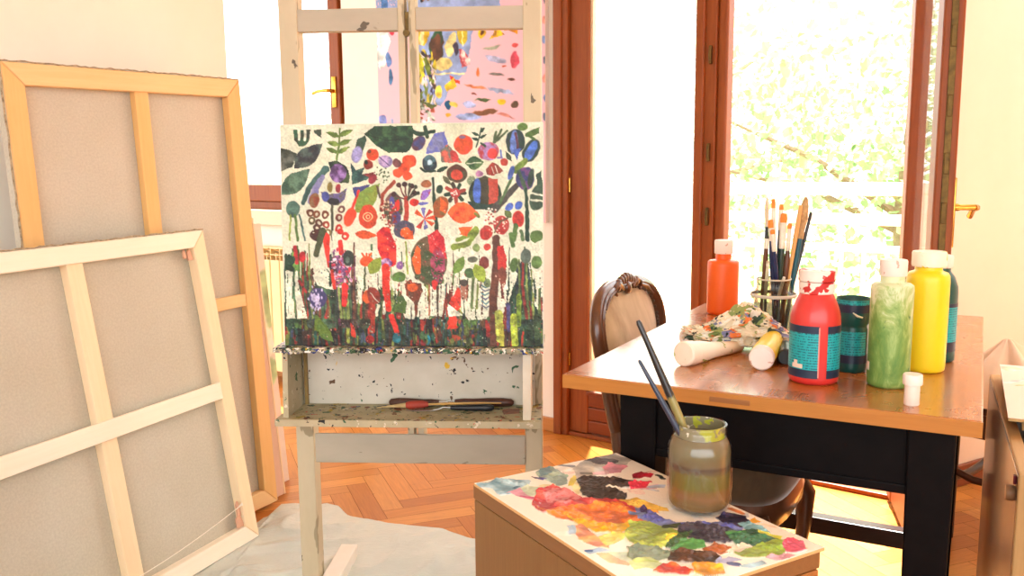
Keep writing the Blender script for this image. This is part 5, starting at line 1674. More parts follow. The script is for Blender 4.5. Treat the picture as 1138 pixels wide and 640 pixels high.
def rag():
    bm = newbm()
    bmesh.ops.create_icosphere(bm, subdivisions=6, radius=1)
    ctr = [(atz(800, 385, TZ), .088, .056), (atz(838, 384, TZ), .06, .044), (atz(856, 380, TZ), .035, .05)]
    c0 = atz(819, 387, TZ)
    th = TA+.35
    for v in bm.verts:
        n0 = v.co.normalized()
        p = n0*2.2
        r1 = 1-abs(noise.noise(p*1.1+Vector((4, 2, 9))))*1.5
        r2 = 1-abs(noise.noise(p*2.3+Vector((1, 7, 3))))*1.7
        r3 = noise.noise(p*5.0)
        r4 = 1-abs(noise.noise(p*4.2+Vector((2, 2, 8))))*2
        k = .52+.38*r1+.27*r2+.10*r4+.04*r3
        x, y, z = n0.x*k, n0.y*k, n0.z*k
        X = x*.108
        Y = y*.055
        hump = .040+.016*math.sin(X*30+.9)
        Z = (z+.25)*hump*1.0+.020
        if Z < .012:
            Z = .012+.25*(Z-.012)
        X2, Y2 = X*math.cos(th)-Y*math.sin(th), X*math.sin(th)+Y*math.cos(th)
        v.co = Vector((c0.x+X2, c0.y+Y2, TZ+Z+.006))
    for v in bm.verts:
        if v.co.z < TZ+.002:
            v.co.z = TZ+.002
    o = obj('paint_rag', bm, None or RAGM, None, True, 0)
    tag(o, 'crumpled paint-stained white rag heaped over the tubes on the table', 'rag')
RAGM = splat('stained_rag', (238, 226, 200), (214, 200, 168), [((148, 160, 96), .55, .56), ((224, 124, 66), .6, .60), ((64, 84, 66), .7, .59), ((130, 130, 164), .6, .61), ((240, 234, 220), .9, .56), ((44, 54, 48), 1.3, .64)], 34, rough=.85)
rag()
# ------------------------------------------------------------------ carved chair tucked under the table
CA = math.atan2(-.6, .8)+R(6)
CC = Vector((.312, 2.467, 0))
ch = thing('chair', 'carved dark wood chair with gold velvet back, tucked under the left side of the table', 'chair')
ch.matrix_world = Matrix.Translation(CC) @ Matrix.Rotation(CA-PI/2, 4, 'Z') @ Matrix.Diagonal((1.02, .96, .97, 1))     # local y = facing direction, x = to its right-hand side
M['walnut'] = wood('carved_walnut', (104, 62, 36), (74, 42, 24), 2, 8, 8, .28, coat=.3, spec=.6)
def velvet(name, c, c2):
    t = NT(name)
    n = t.noise(t.coord('Object', (1, 1, .5)), 7, 4, .6, 1.0)
    t.p.inputs['Sheen Weight'].default_value = .8
    t.p.inputs['Sheen Roughness'].default_value = .4
    return t.set(t.ramp(n, [(.3, lin(c)), (.7, lin(c2))]), .75, spec=.2)
M['velvet'] = velvet('worn_gold_velvet', (206, 178, 134), (160, 128, 84))
M['velvet_d'] = velvet('dark_olive_velvet', (96, 80, 58), (74, 60, 44))
lean = R(9)
def cb(x, z, off=0.0):
    """point on the leaning back: x sideways, z height"""
    return Vector((x, .085-(z-.46)*math.tan(lean)-.03*(1-(x/.25)**2)*.6+off, z))
outl = []
def half(t):
    # t 0..1 from bottom to the top centre
    if t < .55:
        k = t/.55
        return .165+.045*k**.8, .50+.27*k
    k = (t-.55)/.45
    a = k*PI/2
    return .21*math.cos(a)**.62 if k < 1 else 0, .77+.125*math.sin(a)**.85
pts = [half(i/22) for i in range(23)]
ring = [(x, z) for x, z in pts] + [(-x, z) for x, z in reversed(pts[:-1])]
bm = newbm()
path = [cb(x, z) for x, z in ring]
path = path+[cb(-.08, .495), cb(.08, .495)]
tube(bm, path, .021, 10, True, sx=.95)
tube(bm, [cb(x*1.0, z, .018) for x, z in ring], .007, 6)
bf = obj('back_frame', bm, M['walnut'], ch, True, 45)
# carved crest
bm = newbm()
rg = random.Random(9)
for k in range(9):
    a = (k-4)/4
    bmesh.ops.create_icosphere(bm, subdivisions=2, radius=1, matrix=Matrix.Translation(cb(a*.062, .905-.016*a*a+.004, .016)) @ Matrix.Rotation(a*.7, 4, 'Y') @ Matrix.Diagonal((.011, .012, .022-.007*abs(a), 1)))
for s in (-1, 1):
    tube(bm, [cb(s*.03, .885, .02), cb(s*.06, .905, .022), cb(s*.085, .895, .022), cb(s*.09, .878, .02), cb(s*.078, .872, .02)], [.007, .008, .007, .006, .004], 8)
    tube(bm, [cb(s*.09, .885, .02), cb(s*.13, .875, .02), cb(s*.165, .845, .018)], [.006, .005, .003], 8)
bmesh.ops.create_icosphere(bm, subdivisions=2, radius=1, matrix=Matrix.Translation(cb(0, .885, .02)) @ Matrix.Diagonal((.017, .012, .02, 1)))
obj('carved_crest', bm, M['walnut'], bf, True, 45)
bm = newbm()
inner = [(x*.88, .5+(z-.5)*.955+.004) for x, z in ring]
n = 9
rows = []
cz = .69
for q in range(n+1):
    k = 1-q/n
    bul = .028*(1-k**2.6)+.004
    rows.append([bm.verts.new(cb(x*k, cz+(z-cz)*k, bul)) for x, z in inner])
for A, B in zip(rows, rows[1:]):
    m_ = len(A)
    for i in range(m_-1):
        try: bm.faces.new((A[i], A[i+1], B[i+1], B[i]))
        except ValueError: pass
    try: bm.faces.new((A[-1], A[0], B[0], B[-1]))
    except ValueError: pass
bmesh.ops.remove_doubles(bm, verts=bm.verts[:], dist=.0005)
back = obj('upholstered_back', bm, M['velvet'], ch, True, 0)
bm = newbm()
prism(bm, [(x*.9, z) for x, z in inner], 0, .012, Matrix(((1, 0, 0, 0), (0, 0, -1, .05), (0, 1, 0, 0), (0, 0, 0, 1))))
bm.free()
bm = newbm()
tr_pts = []
for i in range(len(inner)-1):
    a, b_ = Vector(inner[i]+(0,)), Vector(inner[i+1]+(0,))
    m_ = max(1, int((b_-a).length/.0105))
    for k in range(m_):
        p = a.lerp(b_, k/m_)
        tr_pts.append(p)
for p in tr_pts:
    bmesh.ops.create_icosphere(bm, subdivisions=1, radius=.0052, matrix=Matrix.Translation(cb(p.x*1.0, p.y, .0105)))
obj('nail_trim', bm, plain('dark_braid', (84, 62, 40), (62, 44, 28), 40, .4), back, True)
# seat
bm = newbm()
def seat_outline(k=1.0):
    o = []
    for i in range(40):
        a = 2*PI*i/40
        ca, sa = math.cos(a), math.sin(a)
        x = .225*math.copysign(abs(ca)**.55, ca); y = .225*math.copysign(abs(sa)**.55, sa)
        x *= .86+.14*(y/.225+1)/2
        o.append((x*k, .30+y*k))
    return o
lv = [(1.0, .375), (1.03, .40), (1.035, .44), (1.0, .475), (.9, .498), (.6, .512), (.2, .517)]
rows = [[bm.verts.new((x, y, z)) for x, y in seat_outline(k)] for k, z in lv]
for A, B in zip(rows, rows[1:]):
    for i in range(40):
        bm.faces.new((A[i], A[(i+1) % 40], B[(i+1) % 40], B[i]))
bm.faces.new(rows[-1]); bm.faces.new(rows[0][::-1])
obj('seat', bm, M['velvet_d'], ch, True, 0)
bm = newbm()
rows = [[bm.verts.new((x, y, z)) for x, y in seat_outline(k)] for k, z in ((.96, .30), (1.0, .31), (1.01, .345), (.99, .375))]
for A, B in zip(rows, rows[1:]):
    for i in range(40):
        bm.faces.new((A[i], A[(i+1) % 40], B[(i+1) % 40], B[i]))
bm.faces.new(rows[-1]); bm.faces.new(rows[0][::-1])
obj('seat_rail', bm, M['walnut'], ch, True, 45)
for s in (-1, 1):
    bm = newbm()
    tube(bm, [cb(s*.163, .53), cb(s*.163, .46), (s*.165, .10, .36), (s*.17, .075, .2), (s*.18, .03, .02), (s*.18, .028, 0)], [.02, .022, .024, .02, .016, .016], 10)
    obj('leg', bm, M['walnut'], ch, True, 45)
    bm = newbm()
    tube(bm, [(s*.185, .475, .34), (s*.205, .505, .28), (s*.20, .505, .18), (s*.185, .495, .08), (s*.19, .51, .02), (s*.192, .515, 0)], [.028, .03, .022, .015, .016, .018], 10)
    obj('leg', bm, M['walnut'], ch, True, 45)

# ------------------------------------------------------------------ box with palette board and water jar
BZ = .62
PM = Matrix.Translation((-.0736, 1.556, 0)) @ Matrix.Rotation(-1.0405, 4, 'Z')    # x along the long front edge, y to the back
PL, PD = .5248, .3294
bx = thing('wooden_box', 'tall brown laminate box serving as a side table under the palette board', 'box')
bx.matrix_world = PM
lam = wood('brown_laminate', (140, 102, 58), (124, 88, 47), 2, 5, 22, .45, bump=.03)
lam2 = wood('brown_laminate_top', (142, 100, 60), (126, 86, 50), 0, 5, 22, .45, bump=.03)
bm = newbm()
b2(bm, -.012, PL-.004, .004, PD-.004, .585, BZ-.0065, .003)
obj('top_panel', bm, lam2, bx)
bm = newbm()
b2(bm, -.011, PL-.006, .006, .022, .0, .583, .002)
obj('front_panel', bm, lam, bx)
bm = newbm()
b2(bm, PL-.022, PL-.005, .024, PD-.006, .0, .583, .002)
obj('side_panel', bm, wood('brown_laminate_side', (172, 112, 58), (154, 96, 46), 2, 5, 22, .45, bump=.03), bx)
bm = newbm()
b2(bm, -.011, .006, .024, PD-.006, .0, .583, .002)
obj('side_panel', bm, lam, bx)
bm = newbm()
b2(bm, .008, PL-.024, PD-.022, PD-.006, .0, .583, .002)
obj('back_panel', bm, lam, bx)
bm = newbm()
b2(bm, PL-.0055, PL-.002, .20, .206, .05, .56, .001)
obj('side_seam', bm, plain('dark_seam', (96, 66, 38), None, 10, .6), bx)

def palette():
    BW, BD = PL*1000, PD*1000
    r = Ras(0, 0, BW, BD, .82, (250, 243, 228), 3.2, 71, 14, 1.16)
    Pi = PM.inverted()
    def q(px, py):
        p = Pi @ atz(px, py, BZ)
        return (p.x*1000, BD-p.y*1000)
    qa = lambda c: q(520+c[0]/4.414, 495+c[1]/4.414)     # left crop
    qb = lambda c: q(700+c[0]/5.173, 520+c[1]/5.173)     # right crop
    def P(f, pts, c, **k): r.poly([f(p) for p in pts], c, **k)
    def L(f, pts, w, c, **k): r.line([f(p) for p in pts], w, c, **k)
    # faint stains
    for k in range(26):
        r.ell(r.rg.uniform(10, BW-10), r.rg.uniform(10, BD-10), r.rg.uniform(8, 30), r.rg.uniform(4, 12), [(250, 244, 230), (240, 214, 200), (226, 226, 222), (238, 226, 170), (214, 222, 230)][k % 5], r.rg.uniform(0, 3), dens=.7)
    P(qa, [(50, 190), (130, 178), (150, 165), (290, 178), (280, 210), (220, 232), (160, 238), (120, 212), (70, 205)], (128, 172, 190), c2=(160, 190, 200), z=.5)
    L(qa, [(225, 212), (245, 205)], 9, (52, 96, 120))
    P(qa, [(345, 135), (370, 108), (420, 115), (490, 150), (480, 180), (430, 192), (360, 160)], (140, 166, 152), c2=(166, 186, 160), z=.6); P(qa, [(350, 112), (400, 108), (410, 135), (360, 150)], (98, 140, 150))
    L(qa, [(330, 155), (370, 165)], 9, (84, 80, 130)); L(qa, [(310, 150), (330, 160)], 5, (96, 60, 70))
    P(qa, [(220, 232), (300, 200), (360, 205), (380, 230), (300, 245)], (204, 216, 186)); P(qa, [(200, 235), (260, 215), (300, 250), (345, 262), (300, 262)], (226, 160, 176), dens=.8); L(qa, [(262, 248), (345, 258)], 8, (206, 84, 130))
    P(qa, [(492, 192), (525, 148), (552, 150), (520, 192)], (222, 204, 60)); L(qa, [(445, 95), (520, 100)], 12, (130, 136, 140), dens=.8); L(qa, [(440, 92), (460, 95)], 7, (88, 110, 130))
    P(qa, [(540, 110), (600, 60), (700, 48), (780, 70), (760, 95), (640, 140), (560, 150)], (190, 184, 170), dens=.9); P(qa, [(590, 70), (640, 60), (740, 75), (720, 95), (640, 92)], (84, 80, 80), z=.5); L(qa, [(580, 135), (630, 135)], 14, (110, 110, 100), dens=.8)
    P(qa, [(660, 110), (700, 88), (770, 105), (740, 130), (680, 135)], (222, 140, 156), z=.5); P(qa, [(620, 130), (680, 125), (680, 142), (630, 142)], (222, 176, 176), dens=.8)
    P(qa, [(560, 172), (600, 160), (680, 165), (780, 178), (840, 190), (800, 208), (720, 212), (770, 240), (760, 268), (700, 275), (600, 250), (570, 220)], (52, 46, 44), c2=(64, 56, 54), z=1.0)
    L(qa, [(680, 207), (740, 212)], 7, (232, 224, 204)); 
    P(qa, [(810, 150), (850, 130), (905, 142), (890, 155), (820, 160)], (160, 34, 48), z=.5); L(qa, [(815, 190), (895, 178)], 8, (176, 40, 56), z=.4); P(qa, [(830, 200), (927, 190), (927, 210), (850, 212)], (214, 176, 190))
    P(qa, [(370, 225), (430, 208), (520, 235), (560, 262), (620, 262), (700, 275), (760, 268), (830, 310), (760, 330), (620, 330), (480, 330), (400, 320), (345, 290)], (208, 56, 66), c2=(224, 100, 90), z=1.2)
    P(qa, [(370, 245), (420, 220), (500, 225), (540, 260), (480, 290), (400, 280)], (224, 130, 130), dens=.6)
    P(qa, [(345, 290), (420, 320), (520, 310), (720, 290), (800, 330), (860, 350), (850, 385), (760, 390), (640, 380), (560, 375), (460, 350)], (232, 116, 50), c2=(236, 140, 60), z=1.1)
    P(qa, [(500, 350), (580, 375), (680, 390), (800, 385), (810, 405), (720, 430), (640, 425), (560, 390)], (240, 190, 40), c2=(240, 160, 40), z=.9)
    P(qa, [(520, 400), (560, 395), (640, 450), (700, 480), (690, 495), (640, 490), (560, 460)], (232, 152, 116), c2=(236, 170, 110), z=.4); P(qa, [(660, 450), (740, 430), (790, 440), (730, 480), (700, 490)], (232, 214, 110), z=.4)
    P(qa, [(480, 395), (525, 390), (530, 425), (500, 430)], (170, 196, 214), dens=.7); P(qa, [(580, 515), (640, 500), (690, 510), (600, 525)], (150, 180, 206), dens=.8); L(qa, [(585, 512), (605, 512)], 8, (60, 100, 150))
    P(qa, [(640, 530), (700, 525), (800, 560), (780, 580), (700, 570)], (240, 180, 120), dens=.9); P(qa, [(700, 520), (780, 525), (860, 560), (800, 575)], (206, 222, 180), dens=.9); P(qa, [(800, 575), (900, 570), (927, 590), (830, 600)], (232, 230, 130), dens=.9)
    P(qa, [(760, 280), (830, 260), (927, 300), (927, 330), (860, 320)], (240, 196, 90), c2=(240, 160, 70), z=.4)
    # right half
    P(qb, [(0, 195), (60, 180), (190, 230), (205, 250), (120, 240), (0, 215)], (240, 196, 90), dens=.9)
    P(qb, [(60, 240), (140, 255), (220, 300), (330, 320), (480, 310), (600, 330), (590, 355), (400, 360), (200, 330), (90, 300)], (132, 142, 196), c2=(84, 92, 160), z=.9)
    L(qb, [(75, 238), (85, 270)], 12, (60, 44, 90), z=.6); L(qb, [(0, 262), (75, 270)], 14, (120, 136, 176), z=.4)
    P(qb, [(500, 290), (560, 265), (640, 280), (690, 320), (620, 340), (540, 320)], (44, 40, 66), c2=(60, 54, 90), z=1)
    P(qb, [(620, 330), (690, 310), (800, 370), (760, 380), (660, 350)], (134, 184, 190), z=.4); P(qb, [(690, 300), (720, 290), (750, 310), (700, 315)], (240, 180, 70)); L(qb, [(560, 232), (650, 262)], 9, (230, 140, 80), dens=.8); L(qb, [(740, 320), (830, 340)], 7, (236, 210, 180))
    P(qb, [(0, 330), (120, 325), (260, 370), (280, 420), (160, 460), (40, 440), (0, 400)], (150, 172, 66), c2=(170, 186, 86), z=1)
    P(qb, [(220, 400), (270, 390), (280, 430), (230, 440)], (236, 206, 70)); L(qb, [(210, 340), (260, 335)], 16, (60, 70, 40), z=.6)
    P(qb, [(290, 340), (400, 330), (560, 360), (640, 380), (640, 430), (520, 430), (430, 430), (350, 410), (300, 380)], (48, 46, 62), c2=(66, 60, 72), z=1.2)
    P(qb, [(560, 380), (700, 360), (790, 390), (840, 420), (800, 450), (640, 460), (600, 430)], (46, 92, 66), c2=(60, 110, 76), z=1); L(qb, [(560, 378), (640, 370)], 12, (90, 160, 90), z=.6); P(qb, [(740, 360), (860, 390), (850, 410), (760, 390)], (206, 212, 80))
    P(qb, [(280, 385), (340, 380), (330, 410), (240, 460), (220, 450)], (60, 90, 56), z=.8); P(qb, [(250, 470), (320, 420), (410, 430), (420, 460), (330, 480)], (100, 176, 96), c2=(80, 140, 80), z=.8)
    P(qb, [(0, 460), (60, 450), (180, 470), (250, 480), (240, 510), (140, 530), (20, 520)], (150, 170, 140), c2=(112, 130, 110), z=.8)
    P(qb, [(620, 490), (700, 465), (830, 420), (890, 430), (905, 465), (860, 500), (760, 512), (680, 515)], (160, 184, 66), c2=(140, 170, 60), z=1)
    P(qb, [(880, 420), (930, 412), (985, 430), (1010, 470), (950, 485), (900, 480)], (226, 110, 126), c2=(206, 80, 110), z=.8); P(qb, [(800, 515), (900, 490), (940, 500), (860, 525)], (236, 170, 180), dens=.9)
    P(qb, [(430, 470), (480, 440), (580, 470), (580, 490), (460, 500)], (172, 98, 54), z=.8); P(qb, [(255, 490), (330, 480), (430, 490), (500, 520), (450, 545), (330, 545), (230, 530)], (76, 50, 36), c2=(90, 60, 44), z=1)
    P(qb, [(480, 540), (560, 510), (640, 530), (560, 545)], (180, 184, 214), dens=.9); L(qb, [(560, 548), (630, 556)], 8, (80, 84, 130), z=.3); P(qb, [(640, 560), (760, 535), (800, 550), (700, 575)], (170, 206, 220), dens=.9)
    P(qb, [(0, 530), (90, 520), (180, 550), (120, 570), (20, 560)], (206, 222, 140), dens=.9)
    P(qb, [(150, 590), (190, 555), (300, 570), (365, 600), (330, 615), (200, 600)], (214, 70, 56), c2=(226, 110, 60), z=1); P(qb, [(365, 560), (420, 545), (520, 570), (525, 600), (440, 615), (380, 600)], (240, 164, 50), c2=(240, 190, 60), z=1)
    P(qb, [(560, 490), (640, 440), (690, 460), (640, 490)], (240, 224, 200)); P(qb, [(400, 620), (520, 616), (600, 640), (480, 650)], (214, 190, 170), dens=.8)
    P(qb, [(20, 40), (60, 25), (130, 38), (110, 52), (40, 55)], (176, 36, 60), z=.5); L(qb, [(155, 42), (200, 65)], 8, (36, 44, 40), z=.5); P(qb, [(0, 95), (60, 75), (120, 75), (80, 105), (10, 115)], (206, 60, 80), dens=.8); P(qb, [(100, 100), (200, 95), (205, 112), (120, 112)], (170, 186, 206), dens=.8)
    return r
r = palette()
pb_ = thing('palette_board', 'white board used as a palette, thick with smeared paint, lying on the brown box', 'palette')
pb_.matrix_world = PM @ Matrix.Translation((0, 0, BZ-.006))
bm = newbm()
b2(bm, 0, PL, 0, PD, 0, .0056, .001)
obj('board', bm, wood('board_edge', (224, 184, 128), (206, 164, 108), 0, 6, 16, .5), pb_)
gx, gy = np.meshgrid(np.linspace(.0003, PL-.0003, r.w), np.linspace(PD-.0003, .0003, r.h))
zz = .0060+r.z*.0035
zz[0, :] = zz[-1, :] = zz[:, 0] = zz[:, -1] = .0056
gridmesh('paint_layer', r.w, r.h, np.stack([gx, gy, zz], -1), attrmat('palette_paint', .38, .5, .5, 160, .2), pb_, r.a)

# water jar on the palette
wp = atz(774, 574, BZ)
WJ = Vector((wp.x+.012, wp.y+.040, BZ+.0012))
wj = thing('water_jar', 'glass jar of murky brown paint water standing on the palette board', 'jar', WJ)
S_ = .945
def murk():
    t = NT('murky_water')
    g = t.coord('Object')
    n = t.noise(t.coord('Object', (1, 1, 2.2)), 18, 4, .6, .6)
    sep = t.new('ShaderNodeSeparateXYZ')
    t.link(g, sep.inputs[0])
    ma = t.new('ShaderNodeMath', operation='MULTIPLY_ADD')
    t.link(n, ma.inputs[0]); ma.inputs[1].default_value = .018
    t.link(sep.outputs[2], ma.inputs[2])
    mr = t.new('ShaderNodeMapRange')
    mr.inputs[1].default_value = .009; mr.inputs[2].default_value = .159
    t.link(ma.outputs[0], mr.inputs[0])
    col = t.ramp(mr.outputs[0], [(.0, lin((111, 87, 52))), (.13, lin((119, 91, 53))), (.2, lin((141, 100, 63))), (.27, lin((130, 96, 55))), (.32, lin((113, 100, 48))), (.46, lin((107, 100, 55))), (.5, lin((93, 83, 61))), (.54, lin((78, 66, 57))), (.58, lin((107, 96, 72))), (.7, lin((113, 104, 72))), (.85, lin((122, 107, 78))), (1, lin((130, 113, 83)))])
    n2 = t.noise(t.coord('Object', (1, 1, .12), loc=(2, 5, 1)), 60, 3)
    col = t.mix(t.ramp(n2, [(.6, (0, 0, 0, 1)), (.75, (.55, .55, .55, 1))]), col, lin((150, 138, 108)))
    return t.set(col, .5, spec=.2, coat=.3)
bm = newbm()
outp = [(.0, 0), (.036, 0), (.045, .004), (.0485, .012), (.0490, .018), (.0478, .026), (.0485, .034), (.0490, .040), (.0488, .085), (.0490, .100), (.0480, .112), (.0440, .122), (.0400, .127), (.0395, .131), (.0412, .1335), (.0412, .1375), (.0400, .140), (.0412, .142), (.0412, .1455), (.0400, .148)]
inp = [(.0375, .148), (.0375, .128), (.0415, .121), (.0455, .111), (.0465, .09), (.0465, .02), (.043, .007), (0, .005)]
lathe(bm, outp+inp, 64, cap0=False, cap1=False, sx=1.11, sy=1.11)
wg = obj('glass', bm, M['jar_glass'], wj, True, 60)
bm = newbm()
lathe(bm, [(.0, .0055), (.042, .0075), (.0452, .013), (.0460, .02), (.0460, .1), (.0450, .1105), (.0420, .1195), (.0385, .1265), (.0365, .1265), (.040, .1185), (.043, .108), (0, .104)], 64, cap0=False, cap1=False, sx=1.11, sy=1.11)
obj('murky_water', bm, murk(), wj, True, 60)
bm = newbm()
lathe(bm, [(.0372, .127), (.0372, .1475), (.0362, .1475), (.0362, .127)], 48, cap0=False, cap1=False, sx=1.11, sy=1.11)
obj('paint_smears', bm, splat('rim_smears', (138, 132, 104), (116, 112, 84), [((166, 172, 50), .5, .51), ((232, 226, 206), .9, .64), ((70, 84, 62), .8, .64), ((206, 190, 60), 1.2, .66)], 50, rough=.4), wg, True, 60)
def wbrush(label, tip, low, dy, hr):
    d1 = ray(*tip); d2 = ray(*low)
    c = WJ+Vector((0, 0, .142))
    k2 = (WJ.y+dy)/d2.y
    lp = Vector((0, 0, CH))+d2*k2
    k1 = (WJ.y+dy+.02)/d1.y
    tp = Vector((0, 0, CH))+d1*k1
    d = (tp-lp).normalized()
    bp = lp-d*((lp.z-(WJ.z+.108))/d.z)
    d = tp-bp
    L = d.length
    t = thing('paintbrush', label, 'paintbrush', group='paintbrushes in jars and tray')
    z = d.normalized(); x = Vector((1, 0, 0)); y = z.cross(x).normalized(); x = y.cross(z)
    t.matrix_world = Matrix(((x.x, y.x, z.x, bp.x), (x.y, y.y, z.y, bp.y), (x.z, y.z, z.z, bp.z), (0, 0, 0, 1)))
    return t, L
t, L = wbrush('long brush with black and olive handle, standing taller in the murky water jar', (709, 356), (762, 480), .004, .005)
bm = newbm(); lathe(bm, [(.0055, .012), (.0072, .05), (.0074, .085), (.0066, L*.55), (.005, L*.8), (.0048, L-.006), (.003, L)], 14)
def olive():
    t_ = NT('olive_black_handle')
    sep = t_.new('ShaderNodeSeparateXYZ'); t_.link(t_.coord('Object'), sep.inputs[0])
    n = t_.noise(t_.coord('Object', (1, 1, .5)), 70, 3)
    ma = t_.new('ShaderNodeMath', operation='MULTIPLY_ADD'); t_.link(n, ma.inputs[0]); ma.inputs[1].default_value = .06; t_.link(sep.outputs[2], ma.inputs[2])
    return t_.set(t_.ramp(ma.outputs[0], [(.115, lin((150, 140, 84))), (.125, lin((36, 36, 38)))]), .3, coat=.3)
obj('handle', bm, olive(), t, True, 50)
bm = newbm(); lathe(bm, [(.0062, -.01), (.0066, 0), (.0066, .018), (.006, .022)], 14)
obj('ferrule', bm, splat('dirty_ferrule', (176, 168, 146), (140, 130, 110), [(BK_, 1, .62)], 80, rough=.4), t, True, 50)
t, L = wbrush('thin navy-handled brush, the lower one leaning in the murky water jar', (710, 400), (756, 482), -.012, .004)
bm = newbm(); lathe(bm, [(.0035, .01), (.005, .04), (.0048, L*.5), (.0036, L*.8), (.003, L-.004), (.0016, L)], 14)
obj('handle', bm, plain('blue_grey_handle', (48, 60, 84), (38, 48, 68), 30, .3, coat=.3), t, True, 50)
bm = newbm(); lathe(bm, [(.0042, -.01), (.0046, 0), (.0046, .014), (.004, .018)], 14)
obj('ferrule', bm, FERS, t, True, 50)

# ------------------------------------------------------------------ paint chest at the right with the flower board, stool and cloth behind
A_ = atz(1100, 418, .61); B_ = atz(1131.5, 527, .61)
va = Vector((A_.x-B_.x, A_.y-B_.y, 0))
CL = va.length
ang = math.atan2(va.y, va.x)
cm = Matrix.Translation((B_.x, B_.y, 0)) @ Matrix.Rotation(ang, 4, 'Z')    # x from the front corner to the back, y to the left (table side)
pc = thing('paint_chest', 'open wooden paint chest with glossy dark side panel at the right edge, beside the table', 'chest')
pc.matrix_world = cm
def glossy_side():
    t = NT('glossy_dark_veneer')
    n = t.noise(t.coord('Object', (20, 1, 1.6)), 5, 6, .7, .6)
    n2 = t.noise(t.coord('Object'), 90, 3)
    t.bump(n2, .25, .001)
    return t.set(t.ramp(n, [(.3, lin((92, 70, 56))), (.7, lin((64, 47, 38)))]), .4, spec=.5, coat=.35)
bm = newbm(); b2(bm, 0, CL, -.012, .0, .0, .606, .003); obj('side_panel', bm, glossy_side(), pc)
TAN = wood('tan_pine', (206, 168, 112), (188, 148, 92), 0, 5, 16, .5)
TANV = wood('tan_pine_upright', (196, 158, 104), (176, 138, 86), 2, 5, 16, .5)
bm = newbm(); b2(bm, 0, CL, -.026, -.001, .6065, .616, .002); obj('rim', bm, TAN, pc)
bm = newbm(); b2(bm, -.014, -.0005, -.52, .0, .0, .616, .003); obj('front_panel', bm, TANV, pc)
bm = newbm(); b2(bm, CL, CL+.014, -.52, .0, .0, .61, .003); obj('back_panel', bm, TANV, pc)
bm = newbm(); b2(bm, 0, CL, -.52, -.50, .0, .61, .003); obj('side_panel', bm, TANV, pc)
bm = newbm(); b2(bm, 0, CL, -.50, -.013, .50, .512, .001); obj('inner_shelf', bm, plain('dark_inside', (70, 58, 46), (52, 44, 36), 6, .7), pc)
bm = newbm(); b2(bm, .005, CL*.86, -.50, -.052, .596, .61, .002); obj('inner_lid', bm, wood('yellow_pine', (216, 188, 134), (200, 170, 114), 0, 5, 16, .5), pc)
bm = newbm()
lathe(bm, [(.0, 0), (.014, 0), (.0155, .003), (.0155, .013), (.014, .016), (.0, .017)], 24, Matrix.Translation((.035, 0.0, .56)) @ Matrix.Rotation(-PI/2, 4, 'X'), cap0=False, cap1=False)
obj('knob', bm, wood('knob_wood', (158, 118, 80), (120, 86, 56), 2, 10, 4, .5), pc, True, 40)
bm = newbm(); box(bm, (.022, .003, .592), (.012, .006, .018), None, .002)
obj('latch', bm, plain('dark_red_latch', (110, 26, 40), None, 20, .4), pc)
# sketch board
a1, a2, a3 = atz(1111, 404.5, .655), atz(1120.5, 464, .655), atz(1138, 466, .655)
vx = Vector((a1.x-a2.x, a1.y-a2.y, 0)); SL = vx.length
sm = Matrix.Translation((a2.x, a2.y, 0)) @ Matrix.Rotation(math.atan2(vx.y, vx.x), 4, 'Z')
r = Ras(0, 0, 100, 80, 1.5, (240, 234, 216), 1.5, 81)
for k in range(9):
    r.ell(r.rg.uniform(4, 96), r.rg.uniform(4, 76), r.rg.uniform(6, 16), r.rg.uniform(2, 5), [(232, 226, 190), (238, 240, 232), (226, 232, 196)][k % 3], r.rg.uniform(0, 3), dens=.8)
for x, y in ((10, 30), (36, 10), (46, 34), (75, 18), (70, 52), (30, 60)):
    r.line([(x+2, y), (x+14, y+12)], 1.5, (196, 214, 150), dens=.8)
    for k in range(5):
        a = k*1.256
        r.ell(x+3.4*math.cos(a), y+3.0*math.sin(a), 3, 2.3, [(222, 120, 130), (204, 70, 84)][k % 2], a)
sb = thing('sketch_board', 'cream board with small pink flower sketches lying on top of the paint chest', 'board')
sb.matrix_world = sm
SWD = .34
bm = newbm(); b2(bm, 0, SL, -SWD, 0, .6475, .6542, .001); obj('board', bm, TAN, sb)
gx, gy = np.meshgrid(np.linspace(SL, 0, r.w), np.linspace(-SWD, 0, r.h))
gridmesh('sketched_face', r.w, r.h, np.stack([gx, gy, np.full_like(gx, .6546)], -1), attrmat('sketch_paint', .6, .3), sb, r.a)
for xx in (.06, SL-.06):
    bm = newbm()
    b2(bm, xx-.012, xx+.012, -SWD, -.03, .6162, .6478, .002)
    obj('batten', bm, TANV, sb)

